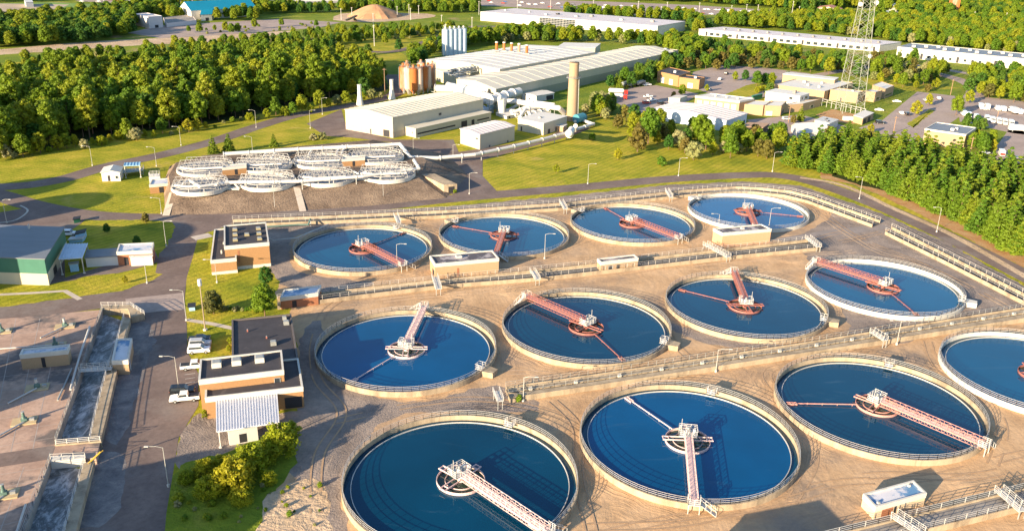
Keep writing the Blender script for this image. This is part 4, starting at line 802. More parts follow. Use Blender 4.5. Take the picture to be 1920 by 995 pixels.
# ducts and dust collectors
def duct(lb, pts, r, mt=white, sup=10, fl=True, z0=0): return pipe_thing('duct', lb, pts, r, mt, sup, 'duct', 16, z0, fl)
duct('thick white duct running from the silos behind the process hall', [(816, 166, 6), (850, 167, 6), (872, 172, 6), (905, 178, 6), (932, 188, 5)], 2.0)
duct('second thick white duct above the first behind the process hall', [(840, 160, 8), (880, 168, 7.5), (915, 172, 7)], 1.6)
duct('blue section of duct behind the process hall', [(848, 163, 7.5), (872, 170, 7.0)], 2.1, bluem, 0, False)
duct('ribbed white duct end rising to the right above the collectors', [(918, 188, 7), (945, 180, 7.5), (974, 172, 8)], 2.2, white, 6)
duct('long white duct running right to the stack above the cream building', [(905, 190, 4.5), (965, 190, 5.5), (1000, 196, 6), (1048, 203, 6), (1058, 212, 3)], 1.3)
duct('curled white duct beside the tall collector', [(942, 210, 1), (947, 186, 8), (937, 184, 9), (934, 200, 3)], 1.1)
duct('low white duct looping over the blower pad', [(960, 212, 2), (985, 202, 4), (1005, 200, 4), (1030, 207, 3)], .9); duct('inclined white duct behind the service building', [(975, 220, 2), (985, 205, 4.5), (1020, 200, 4.5)], .8)
duct('white cylinder vessel lying behind the service building', [(990, 216, 2), (1022, 210, 2)], 1.6, white, 4); duct('white cylinder vessel lying beside the first vessel', [(975, 209, 2.5), (1005, 207, 2.5)], 1.5, white, 4)
duct('thin white duct along the wall top left of the stack', [(990, 190, 7), (1040, 196, 7)], .7); duct('white angled duct on the blower pad', [(957, 205, 1), (972, 196, 4), (990, 196, 4)], .8)
t = thing('dust_collector', 'tall white dust collector between the ducts', 'dust collector', G(940, 218)); p = G(940, 216); m = MB(); m.cyl(p+Vector((0, 0, 1)), p+Vector((0, 0, 8.5)), 2.0, white, n=18); m.cyl(p+Vector((0, 0, 8.5)), p+Vector((0, 0, 9.6)), 2.0, white, r2=.8, n=18); m.build('vessel', t); m = MB(); m.cyl(p, p+Vector((0, 0, 1)), 1.2, metalg, n=12); m.build('leg_skirt', t)
for x, y, s, mt in ((914, 212, 2.6, bluem), (921, 205, 2.2, bluec), (958, 214, 2.5, white), (966, 220, 2.0, white), (1000, 221, 1.6, bluem), (905, 208, 2.4, bluem)):
    p = G(x, y); t = thing('blower', 'boxed blower unit on the duct pad', 'blower', p, 'blower units on the duct pad'); m = MB(); m.box((p.x, p.y, s*.5), (s*1.3, s, s), mt, .4); m.cyl(p+Vector((-s, -.4, s*.6)), p+Vector((s*.2, -.4, s*.6)), s*.5, mt, n=14); m.build('housing', t); m = MB(); m.box((p.x+s*.8, p.y, s*.4), (s*.7, s*.6, s*.7), metalg, .4); m.build('motor', t)
for x, y in ((675, 197), (735, 186)):
    p = G(x, y); t = thing('white_vent_stack', 'white flared vent stack standing behind the process hall, %s one' % ('left' if x < 700 else 'right'), 'vent stack', p); m = MB(); m.cyl(p, p+Vector((0, 0, 5)), 2.0, white, r2=1.1, n=16); m.cyl(p+Vector((0, 0, 5)), p+Vector((0, 0, 7)), 1.1, white, n=16); m.build('hood', t); m = MB(); m.cyl(p+Vector((0, 0, 6)), p+Vector((0, 0, 10.5)), 1.0, white, n=16); m.cyl(p+Vector((0, 0, 10.5)), p+Vector((0, 0, 10.7)), 1.15, metalw, n=16); m.build('flue', t)
# chimney
p = G(1072, 226); Hs = height((1072, 226), (1072, 117)); t = thing('chimney', 'tall tan concrete chimney stack rising beside the factory', 'chimney', p); m = MB(); m.cyl(p, p+Vector((0, 0, Hs)), 2.75, stackm, r2=2.3, n=28); m.cyl(p+Vector((0, 0, Hs-1.2)), p+Vector((0, 0, Hs)), 2.45, stackm, r2=2.45, n=28); m.build('shaft', t)
m = MB(); m.cyl(p+Vector((0, 0, Hs+.02)), p+Vector((0, 0, Hs+.1)), 1.8, dark, n=24); m.build('flue_mouth', t)
m = MB(); zz = Hs*.74; m.ring(p, 2.4, 3.7, zz, zz+.15, metalg, 24); railing(m, [p+Vector((math.cos(k*math.pi/8)*3.6, math.sin(k*math.pi/8)*3.6, zz)) for k in range(17)], metalg, 1.1, 2, 2, .1); m.build('gallery', t)
m = MB(); q = p+Vector((2.9, -1.3, 0)); m.bar(q, q+Vector((-.4, 0, zz)), .6, metalg, .3); m.build('ladder', t)
duct('white vertical scrubber duct in front of the chimney base', [(1068, 252, .3), (1068, 250, 8.5), (1072, 243, 9)], 1.5, white, 0); duct('white duct loop right of the chimney base', [(1079, 236, 8), (1079, 243, 1.2), (1113, 233, 1.2), (1090, 225, 1.2), (1078, 228, 1.2)], .75, white, 0)
t = thing('blue_tank', 'blue horizontal tank lying behind the chimney base', 'tank', G(1088, 224)); m = MB(); m.cyl(G(1080, 223, 2.5), G(1093, 220, 2.5), 2.2, pm('blue_tank_paint', (.06, .22, .28), .5, .1), n=18); m.ball(G(1093, 220, 2.5), 2.2, MATS['blue_tank_paint'], 14); m.build('vessel', t); m = MB(); m.box(tuple(G(1086, 223, .5)), (4, 2, 1), concg); m.build('saddle', t)
house('pump_box', 'small tan box beside the chimney base', (1056, 238), (1042, 236), (1063, 234), tanb, concw, h=2.5, rtype='flat', cat='hut')
# --- covered tanks on the bank
random.seed(11); trm = pm('truss_steel', (.36, .35, .34), .5, .12, 1)
for i, (x, y, lb) in enumerate(((377, 352, 'white covered tank with lattice trusses, front row, farthest left'), (502, 344, 'white covered tank in the front row, second from the left'), (613, 336, 'white covered tank in the front row, third from the left'), (725.5, 329, 'white covered tank at the right end of the front row'), (387, 319, 'white covered tank at the left end of the back row'), (495, 312, 'white covered tank in the back row behind the brown kiosk'), (603, 305, 'white covered tank in the back row, third from the left'), (704, 297, 'white covered tank at the right end of the back row'))):
    c = G(x, y, BH); w = abs(G(x+54, y, BH).x-c.x); t = thing('covered_tank', lb, 'covered tank', c, 'white covered tanks on the earth bank')
    m = MB(); m.ring(c, w-.35, w, BH-.3, BH+1.1, concw, n=72); m.build('wall', t)
    m = MB(); m.disc(c, w-.5, BH+.75, pm('tank_cover', (.27, .27, .29), .5, .3, .9, col2=(.09, .13, .19), mixs=(.50, .56)), 64)
    for k in range(10):
        a = k*math.pi/5; m.bar(c+Vector((math.cos(a)*1, math.sin(a)*1, .85)), c+Vector((math.cos(a)*(w-.6), math.sin(a)*(w-.6), .85)), .14, metalg, .15)
    m.build('cover', t)
    dx = 0; 
    for k, off in enumerate((-.62, -.22, .22, .62)):
        m = MB(); hw = math.sqrt(max(.1, 1-off*off))*w*.97; A_ = c+Vector((-hw, off*w, 1.2)); B_ = c+Vector((hw, off*w, 1.2)); L_ = 2*hw; nn = max(6, int(L_/1.7)); up = Vector((0, 0, 2.3))
        rot = Matrix.Rotation(R((12, -9, 20, 5, 16, -5, 10, 24)[i]), 3, 'Z'); f_ = lambda v: c+rot@(v-c)
        m.bar(f_(A_), f_(B_), .13, trm); m.bar(f_(A_.lerp(B_, .5/nn)+up), f_(A_.lerp(B_, 1-.5/nn)+up), .15, trm)
        for j in range(nn):
            a, b, mid = A_.lerp(B_, j/nn), A_.lerp(B_, (j+1)/nn), A_.lerp(B_, (j+.5)/nn)+up; m.bar(f_(a), f_(mid), .10, trm); m.bar(f_(mid), f_(b), .10, trm)
        m.build('truss', t)
    m = MB(); m.ring(c, w*.93-.16, w*.93+.16, BH+2.0, BH+2.2, trm, 40, R(-160), R(100)); m.ring(c, w*.62, w*.62+.22, BH+1.5, BH+1.7, metalw, 30, R(20), R(290))
    for k in range(9): a = R(-160+k*32); q = c+Vector((math.cos(a)*w*.93, math.sin(a)*w*.93, 0)); m.bar(q+Vector((0, 0, .9)), q+Vector((0, 0, 2.1)), .14, white)
    m.build('loop_pipe', t)
    m = MB(); m.tube([c+Vector((-w*.7, -w*.55, 2.2)), c+Vector((-w*.2, -w*.75, 2.4)), c+Vector((w*.75, -w*.45, 2.4))], .38, white, 8); m.build('duct', t)
duct('long white pipe along the back of the covered tanks and out to the chimney', [(419, 289, 6.5), (560, 280, 6.5), (750, 270.6, 6.5), (769, 295, 4.0), (820, 296.4, 3), (890, 290, 3), (960, 275.5, 3), (1020, 261, 3), (1063, 249.5, 3)], .75, white, 9)
duct('white pipe along the front of the covered tanks', [(345, 345, 6), (355, 338, 6.5), (375, 350, 6.5), (430, 342, 6.5), (560, 340, 6.5), (680, 331, 6.5), (786, 316, 6.5), (776, 300, 6.5)], .55, white, 9)
for x in (505, 522, 590, 642, 652): tag(duct('short white riser pipe joining the long back pipe', [(x, 282-(x-505)*.06, 6.4), (x-10, 292-(x-505)*.06, 5.4), (x-12, 300-(x-505)*.06, 4.8)], .4, white, 0), group='white riser pipes behind the covered tanks')
for x, y in ((437, 352), (675, 334)):
    t = thing('valve_stand', 'white cluster of pipes between two front covered tanks, %s one' % ('left' if x < 500 else 'right'), 'pipes', G(x, y, BH)); m = MB(); a = G(x, y, BH+.3); 
    for s in (-1, 1): m.tube([a+Vector((s*2, 0, 0)), a+Vector((s*.5, 0, 1.6)), a+Vector((s*2.4, .3, 2.4))], .35, white, 8)
    m.build('pipe', t); m = MB(); m.box((a.x, a.y, a.z-.1), (5, 3, .4), concw); m.build('pad', t)
# --- distance
wh, (n_, a_, b_, H_) = house('warehouse', 'huge white warehouse with a gridded glass front far behind the factory', (1233, 49.4), (901, 22.7), (1285, 40.6), concw, roofp, Nb=(1233, 67.5), rtype='flat', units=[(.5, .1, 3, 3, 1.5, concg), (.4, .25, 3, 3, 1.2), (.6, .45, 3, 3, 1.5, concg), (.4, .5, 4, 3, 1.2), (.5, .63, 3, 3, 1.5, dark), (.3, .66, 3, 3, 1.2), (.5, .8, 2, 2, 1.2), (.5, .95, 2, 2, 1.2)])
nr = (b_*-1).normalized(); m = MB(); g = MB(); P, Q = n_+a_*.435, n_+a_*.64; P.z = Q.z = 0; hh = H_-.6
m.add([P+nr*.1, Q+nr*.1, Q+nr*.1+Vector((0, 0, hh)), P+nr*.1+Vector((0, 0, hh))], [(0, 1, 2, 3)], glass); gf = m.build('glass_front', wh)
for i in range(13): s = P.lerp(Q, i/12)+nr*.3; g.bar(s, s+Vector((0, 0, hh)), .35 if i % 4 == 0 else .2, metalw)
for k in range(6): g.bar(P+nr*.3+Vector((0, 0, hh*k/5)), Q+nr*.3+Vector((0, 0, hh*k/5)), .2, metalw)
g.build('mullion', gf)
wins = []
for i in range(26):
    if i % 5 in (0,): wins.append(('L', .02+i*.037, .032+i*.037, .2, 4, 'doorway'))
    else: wins.append(('L', .02+i*.037, .042+i*.037, .9, 3.3, 'window'))
house('office_block', 'long low white-roofed office block behind the lattice mast', (1650, 85), (1310.6, 55), (1690, 79.5), concw, roofp, h=5.5, rtype='flat', ops=wins, units=[(.4, .05+i*.085, 2.4, 1.8, 1.2, concg) for i in range(11)])
house('office_block', 'long low office block with bluish grey roof at the right edge', (1683, 89), (1708, 82.0), (2000, 119), concw, roofb, Nb=(1682, 107), rtype='parapet', ops=[('R', .02+i*.045, .036+i*.045, (.2 if i % 5 == 3 else 1.5), (4.5 if i % 5 == 3 else 3.4), 'doorway' if i % 5 == 3 else 'window') for i in range(20)], units=[(.08+i*.066, .3+.35*(i*7 % 3)/2, 2.6, 2, 1.4, concw) for i in range(14)])
house('brick_garage', 'tan brick garage with two white doors, taller left part', (1272.7, 144), (1233, 135), (1295, 136), brick, roofd, Nb=(1272, 163), ops=[('L', .25, .42, .1, 3.6, 'garage_door'), ('L', .66, .83, .1, 3.6, 'garage_door')], units=[(.4, .4, 1.5, 1.5, 1.2, white)])
house('brick_garage', 'lower right part of the tan brick garage behind the trucks', (1311.6, 151), (1273, 146), (1322, 146.5), brick, roofd, Nb=(1311, 168), ops=[('L', .3, .55, .1, 3.2, 'garage_door')], units=[(.4, .3, 1.5, 1.5, 1.2, white)])
house('garage_block', 'white garage block with a row of six roller doors', (1386.7, 191.4), (1303.5, 181.5), (1413.8, 186), tanb, roofw, Nb=(1386.7, 208.5), trim=white, ops=[('L', .06+i*.155, .17+i*.155, .1, 3.2, 'garage_door') for i in range(6)], units=[(.5, .2, 1, 1, 1), (.5, .45, 1, 1, 1), (.5, .7, 1, 1, 1)])
house('metal_warehouse', 'long white metal warehouse with bluish end wall behind the trees', (1362, 226), (1224, 203), (1401, 212.5), bluem, roofp, Nb=(1360.5, 247), rtype='gable', rise=1.6, ops=[('R', .85, .93, .1, 2.4, 'doorway')], seams=4)
def blk(lb, Nb, Nt, Lt, Rt, **k): return house('municipal_building', lb, Nt, Lt, Rt, tanb, roofw, Nb=Nb, cat='building', trim=k.pop('trim', None), **k)
blk('front wing of the white-roofed brick complex left of the lattice mast', (1609, 194), (1609, 175.5), (1557, 169.5), (1621, 172.3), ops=[('R', .2, .6, .8, 2.2, 'window'), ('L', .55, .6, .1, 2.2, 'door')], units=[(.5, .3, 1.5, 1.2, .8)])
blk('middle wing of the white-roofed brick complex right of the lattice mast', (1641.5, 192), (1641.5, 174.5), (1621, 172), (1654, 171), ops=[('R', .2, .8, 1, 2.4, 'window')])
blk('right end wing of the white-roofed brick complex', (1660, 186), (1660, 168.7), (1636, 160.5), (1676.5, 162), ops=[('R', .1, .9, 1, 2.2, 'window')])
blk('big back block of the white-roofed brick complex', (1546, 190), (1546, 173), (1452, 160), (1600, 156), units=[(.3, .5, 2, 1.5, 1), (.6, .4, 2, 1.5, 1), (.25, .25, 1.5, 1.5, 1.2, metalg), (.5, .7, 2, 2, 1)])
blk('raised white hall on top of the brick complex', (1565, 158), (1565, 150), (1468, 139.5), (1572, 146), h=7.5, rtype='flat')
blk('left low wing of the brick complex with garage door', (1431.5, 217), (1431.5, 199.5), (1396, 197), (1450, 192), ops=[('R', .2, .5, .2, 2.2, 'doorway')])
blk('stepped front wing of the brick complex beside the service yard', (1465, 218), (1465, 200.5), (1434, 199.5), (1475, 191), ops=[('R', .2, .8, .5, 2.2, 'window'), ('L', .5, .9, .1, 2.5, 'garage_door')])
blk('low wing in front of the white upper storey of the complex', (1508, 209), (1506, 196), (1467, 199), (1540, 187), ops=[('R', .4, .6, .9, 2.0, 'window')])
house('municipal_building', 'white upper storey with small windows above the brick complex', (1500, 181), (1436, 172), (1518, 175.5), white, roofw, h=7.0, rtype='flat', ops=[('R', .15, .35, 4.8, 6.0, 'window'), ('R', .55, .8, 4.8, 6.0, 'window'), ('L', .2, .3, 4.8, 6, 'window')], units=[(.5, .3, 1.6, 1.6, 1.5, concg)])
house('shop_building', 'tan windowless building with a dark blue flat roof among the trees on the right', (1811, 254), (1734, 243), (1830, 241), tanb, roofb, Nb=(1807, 281), trim=concw, trimh=.3, units=[(.3, .4, 1.5, 1.5, 1.0, white), (.5, .35, 1.5, 1.2, .8, white)])
house('shelter', 'tan brick shelter with white roof and dark arches near the mast', (1618, 222), (1601, 217), (1638, 212), tanb, roofw, Nb=(1617, 225), h=3.4, rtype='flat', ops=[('R', .1, .35, .1, 2.6, 'doorway'), ('R', .5, .75, .1, 2.6, 'doorway')])
house('tent', 'white pitched marquee tent beside the pines', (1553, 247), (1495, 250), (1540, 233), white, white, h=2.6, rtype='gableR', rise=3.0, cat='tent')
house('trailer', 'white box trailer beside the small brown roof', (1452, 243), (1441, 241), (1457, 239.5), white, white, h=2.8, rtype='flat', cat='trailer')
house('cabin', 'white flat cooling cabin with black roof slots beside the tent', (1556, 232), (1528, 226), (1572, 225), white, metalw, h=3.2, rtype='flat', cat='cabin', units=[(.3, .3, 2.6, .8, .3, dark), (.6, .6, 2.6, .8, .3, dark)])
house('open_shed', 'brown roofed open shed between the trees', (1430, 240), (1390, 238), (1442, 232), dark, pm('brown_roof', (.42, .27, .17), .8, .1), h=3.0, rtype='flat', cat='shed')
house('green_container', 'green container behind the garage block', (1412, 181), (1410, 180), (1430, 177), green_p, green_p, h=2.6, rtype='flat', cat='container')
house('grey_container', 'pale low containers in front of the garage block', (1275, 185), (1254, 184), (1288, 180), concw, concw, h=2.6, rtype='flat', cat='container')
# far left
house('pavilion', 'big far building with a turquoise hip roof', (358, 20.5), (337, 14), (480, 13.5), concw, tealr, Nb=(358, 38), rtype='gable', rise=7, ops=[('R', .12+i*.12, .2+i*.12, 2, 5, 'window') for i in range(6)])
house('pavilion_wing', 'small turquoise-roofed porch in front of the far pavilion', (397, 27), (376, 28), (402, 22), concw, tealr, h=6, rtype='gableR', rise=4, ops=[('L', .3, .6, .1, 3, 'doorway')])
house('plain_block', 'plain pinkish block left of the turquoise-roofed pavilion', (278, 33), (250, 27), (304, 31), roofp, roofp, Nb=(278, 54), rtype='parapet', ops=[('R', .4, .65, .2, 2.6, 'doorway')])
house('long_canopy', 'low white walled enclosure between the pink block and the pavilion', (312, 45), (306, 34), (368, 39), roofp, concg, h=3, rtype='parapet', cat='enclosure')
house('white_barn', 'tiny white barn at the top left', (48, 5), (45, 0), (62, 4.5), white, white, h=5, rtype='flat', cat='barn')
house('far_house', 'cream far house with a reddish hip roof behind the highway', (1575, 20), (1532, 15.5), (1580, 16), cream, pm('red_roof', (.42, .18, .12), .8, .1), h=7, rtype='gable', rise=3, ops=[('L', .1+i*.18, .2+i*.18, 1.5, 3, 'window') for i in range(5)], cat='house')
house('far_house', 'white flat far house right of the lattice mast', (1682, 12), (1668, 10), (1692, 8), cream, roofp, h=7, rtype='flat', cat='house'); house('far_house', 'long white shed in front of the far white house', (1680, 25), (1650, 21), (1684, 23), white, white, h=4, rtype='flat', cat='shed')
house('far_house', 'white roof peeking out of the woods at the far right edge', (1930, 40), (1888, 31), (1945, 34), white, white, h=5, rtype='flat', cat='house'); house('far_house', 'far house with pinkish roof at the top centre right', (1550, 6), (1530, 4), (1556, 2), cream, MATS['red_roof'], h=6, rtype='gable', rise=3, cat='house')
t = thing('rusty_tower', 'rusty red leaning tower slab in the far right woods', 'tower', G(1785, 28)); m = MB(); p = G(1785, 30); m.prism([(p.x-6, p.y-2), (p.x+6, p.y-2), (p.x+6, p.y+2), (p.x-6, p.y+2)], 0, 24, rust); m.build('shaft', t); m = MB(); m.box((p.x+1, p.y, 26), (7, 3, 5), rust); m.build('head', t)
# viaduct, works heap
t = thing('viaduct', 'long pale elevated road on piers at the top left of centre', 'viaduct', G(560, 12)); m = MB(); a, b = G(470, 2, 9), G(640, -1, 9); m.bar(a, b, 12, concw, 2); a2, b2 = G(500, 7, 7), G(640, 3, 7); m.bar(a2, b2, 8, metalw, 1.5); m.build('deck', t)
m = MB()
for i in range(9): p = a.lerp(b, i/8); m.bar((p.x, p.y, 0), (p.x, p.y, 8), 3, concw)
m.build('pier', t)
t = MB(); c = G(703, 30); rg = []
for k in range(7):
    for i in range(28):
        a = i*math.pi/14; rr = 29*(1-k/7)*(1+.12*noise.noise(Vector((math.cos(a)*2, math.sin(a)*2, k*.3)))); rg.append((c.x+math.cos(a)*rr, c.y+math.sin(a)*rr*1.3, 12*(1-(1-k/7)**1.4) if k else 0))
fs = [(k*28+i, k*28+(i+1) % 28, (k+1)*28+(i+1) % 28, (k+1)*28+i) for k in range(6) for i in range(28)]+[tuple(6*28+i for i in range(28))]
t.add(rg, fs, pm('sandy_heap_soil', (.50, .27, .14), .95, .15, .1, .5)); o = t.build('earth_heap'); tag(o, 'orange earth heap in the distance left of the warehouse', 'earth heap')
t = thing('conveyor', 'dark conveyor machine beside the orange earth heap', 'conveyor', G(662, 36)); m = MB(); a, b = G(650, 38, 2), G(668, 30, 10); m.bar(a, b, 2.5, dark, 1.2); m.build('belt', t); m = MB(); m.bar(G(664, 38), G(664, 34, 8), 1.2, dark); m.bar(G(668, 38), G(664, 34, 8), 1.2, dark); m.build('leg', t)
# ================================================================== LATTICE MAST
p = G(1592, 210); Hm = 75; t = thing('lattice_mast', 'tall grey lattice mast standing among the brick complex, cut by the top edge', 'mast', p)
def lw(z): return 9.2*(1-z/Hm*.62)
mastm = pm('mast_steel', (.27, .28, .25), .5, .1, 1); legs = MB(); br = MB(); C4 = [(-1, -1), (1, -1), (1, 1), (-1, 1)]
nb = 14
for k in range(nb):
    z0, z1 = Hm*k/nb, Hm*(k+1)/nb
    for i in range(4):
        a0 = p+Vector((C4[i][0]*lw(z0)/2*1.25, C4[i][1]*lw(z0)/2*1.25, z0)); a1 = p+Vector((C4[i][0]*lw(z1)/2*1.25, C4[i][1]*lw(z1)/2*1.25, z1)); j = (i+1) % 4
        b0 = p+Vector((C4[j][0]*lw(z0)/2*1.25, C4[j][1]*lw(z0)/2*1.25, z0)); b1 = p+Vector((C4[j][0]*lw(z1)/2*1.25, C4[j][1]*lw(z1)/2*1.25, z1))
        legs.bar(a0, a1, .26, mastm); br.bar(a0, b1, .10, mastm); br.bar(b0, a1, .10, mastm); br.bar(a1, b1, .10, mastm)
legs.build('leg_frame', t); br.build('bracing', t)
for k, z, s in ((0, 56, -1), (1, 57, 1), (2, 35, 1), (3, 30, 1)):
    m = MB(); q = p+Vector((s*(lw(z)*.62+1), -2, z)); m.cyl(q, q+Vector((0, -.5, 0)), 1.1, white, n=18); m.ball(q, .9, white, 10); m.bar(q, p+Vector((s*lw(z)*.5, 0, z)), .15, metalg); m.build('dish_antenna', t)
t = thing('switch_frame', 'small white substation framework at the foot of the lattice mast', 'switchgear', G(1575, 212)); m = MB()
for i in range(10):
    a = G(1540+i*9, 199+i*2.2); m.bar(a, a+Vector((0, 0, 4)), .2, metalw)
    if i: m.bar(a+Vector((0, 0, 4)), pa+Vector((0, 0, 4)), .2, metalw); m.bar(a+Vector((0, 0, 2.6)), pa+Vector((0, 0, 3)), .12, metalw)
    pa = a
m.build('frame', t); m = MB(); m.box(tuple(G(1590, 222, 1)), (5, 2, 2), concw); m.build('cabinet', t)
sheet('mast_compound', [(1530, 215), (1560, 205), (1640, 222), (1600, 232), (1545, 226)], orange_m, 5)
# ================================================================== LAMPS AND POLES
lampm = pm('lamp_post_metal', (.40, .39, .36), .5, .1, 1)
def lamp(base, top, arm, lb, grp='lamp posts along the plant roads', z0=0, heads=1, timber_=False):
    p = G(*base, z0); h = height(base, top, z0); t = thing('street_lamp', lb, 'lamp post', p, grp)
    m = MB(); m.cyl(p, p+Vector((0, 0, h)), .09, lampm, r2=.05, n=8); m.cyl(p, p+Vector((0, 0, .5)), .25, metalw, n=8); m.build('post', t)
    for s in ((arm,) if heads == 1 else (1, -1)):
        e = p+Vector((s*2.2, -.4, h+.35)); m = MB(); m.tube([p+Vector((0, 0, h-.1)), p+Vector((s*1.0, -.2, h+.3)), e], .05, lampm, 6); m.build('arm', t)
        m = MB(); m.box((e.x+s*.3, e.y, e.z), (.7, .28, .14), metalw); m.box((e.x+s*.3, e.y, e.z-.12), (.6, .3, .06), glass); m.build('lamp_head', t)
L_ = [((316, 912), (305, 838), -1, 'street lamp at the road edge in the lower left, beside the bushes'), ((335, 726), (323, 669), -1, 'street lamp beside the parked black SUV'), ((349.7, 601), (341, 545), -1, 'street lamp at the junction corner by the blue planter box'), ((312, 462), (306, 415), 1, 'street lamp on the lawn corner left of the orange brick block'),
 ((276, 531), (269.6, 482), -1, 'street lamp on the lawn in front of the white storage box'), ((13, 418), (5, 375), 1, 'street lamp at the left edge above the green walled building'), ((173.5, 311), (169.5, 275), -1, 'lamp post on the left lawn, farthest left below the wood'), ((293.6, 312), (288.6, 277), -1, 'lamp post between the curving road and the white hut'),
 ((339.7, 273), (336, 238.6), -1, 'lamp post on the lawn above the curving road, middle one'), ((480.5, 239.6), (479, 207.5), -1, 'lamp post under the wood edge right of the two pines'), ((582, 241), (581, 207.5), 1, 'lamp post at the wide bend of the curving road'), ((604.6, 215), (604.6, 184.5), 1, 'lamp post nearest the wood corner above the road'), ((474.5, 293), (472, 257), -1, 'lamp post standing behind the covered tanks on the left'),
 ((775, 284.6), (775, 260), 1, 'lamp post right of the covered tanks by the annex lawn'), ((849.5, 292), (850, 272), 1, 'lamp post beside the long white pipe in front of the shed'), ((1448, 322), (1451, 286), 1, 'lamp post on the lawn at the left end of the pine row'), ((1102, 345), (1102, 308), 1, 'lamp post on the lawn behind the third back-row tank'), ((1272, 330), (1273, 297), 1, 'lamp post on the lawn left of the big bush'),
 ((1611, 373), (1615, 333), -1, 'lamp post in front of the pines, farther one'), ((1756, 435), (1762, 390), -1, 'lamp post in front of the pines, nearer one'), ((744.6, 500), (742.7, 458), 1, 'lamp post in front of the first back-row tank bridge'), ((1021, 485), (1024, 439), 1, 'lamp post at the near right rim of the second back-row tank'), ((1442, 424), (1447, 391), 1, 'lamp post at the near rim of the far right back-row tank'), ((1348, 415), (1348, 402), -1, 'short lamp post between the third and fourth back-row tanks'),
 ((981, 752), (981, 707), 1, 'lamp post at the left end of the long channel'), ((1342, 697), (1343, 655), 1, 'lamp post on the long channel above the nearest bright blue tank'), ((719, 375), (718, 339), 1, 'lamp post at the foot of the bank, right one'), ((880, 364), (880, 325), 1, 'lamp post beside the tunnel portal'), ((515.5, 392), (512.7, 354.7), 1, 'lamp post at the foot of the bank, left one'), ((303, 401), (300, 372), -1, 'lamp post by the round tree at the road bend'), ((407, 530), (405, 488), -1, 'thin lamp post beside the round green tree')]
for l in L_: lamp(*l)
lamp((1681, 646), (1686, 602), 1, 'double-headed lamp post straddling the long channel on the right', heads=2)
p = G(385, 619); h = height((385, 619), (374, 535)); t = thing('floodlight_pole', 'tall pale pole with a white can-shaped light on top near the junction', 'lamp post', p); m = MB(); m.cyl(p, p+Vector((0, 0, h)), .18, conc, r2=.1, n=8); m.cyl(p, p+Vector((0, 0, .4)), .5, concw, n=10); m.build('pole', t); m = MB(); m.cyl(p+Vector((0, 0, h)), p+Vector((0, 0, h+1.5)), .45, white, n=12); m.build('light_can', t)
def pole(base, top, lb, grp, mt=timber, r=.16):
    p = G(*base); h = height(base, top); t = thing('utility_pole', lb, 'pole', p, grp); m = MB(); m.cyl(p, p+Vector((0, 0, h)), r*1.2, mt, r2=r, n=7); m.build('shaft', t)
    m = MB(); m.bar(p+Vector((-1.1, 0, h-.7)), p+Vector((1.1, 0, h-.7)), .16, mt); m.build('crossarm', t)
for b, tp_, l in (((722, 182), (720, 128), 'bare wooden pole left of the rusty silos'), ((774, 120), (774, 88), 'wooden pole on the grass behind the rusty silos'), ((1818, 290), (1827, 257), 'wooden pole beside the tan windowless building'), ((1782, 178), (1787, 149), 'wooden pole at the town road junction'), ((1675, 250), (1680, 218), 'wooden pole between the marquee and the road'), ((1913, 185), (1918, 172), 'wooden pole by the van park'), ((1870, 220), (1874, 205), 'wooden pole in the van park'), ((641, 168), (641, 140), 'pale pole in front of the wood, left of the silos'), ((1478, 230), (1479, 200), 'pole by the service yard trees')): pole(b, tp_, l, 'wooden poles on the town side')
for x, y0, y1 in ((702, 87, 47), (767, 28, 8), (785, 27, 10), (833, 68, 47), (828, 50, 28), (836, 112, 45), (970, 16, 0), (1032, 18, -2), (1112, 20, 0), (1196, 24, 2), (1310, 30, 5), (1370, 34, 10), (1398, 33, 8), (1250, 24, 4), (618, 20, 6), (660, 32, 14), (770, 38, 15), (885, 52, 32), (898, 28, 2), (700, 45, 25), (745, 32, 12), (640, 38, 16), (1485, 26, 2), (1420, 28, 9), (1497, 30, 12), (1640, 30, 6), (1832, 30, 18), (1826, 35, 22), (1886, 36, 24), (560, 22, 0), (575, 22, 0), (498, 16, 0), (620, 22, 8), (195, 6, -4), (155, 6, -4), (245, 8, -5)):
    pole((x, y0), (x, y1), 'thin distant pole standing among the far roads and trees', 'thin distant poles', metalw, .22)
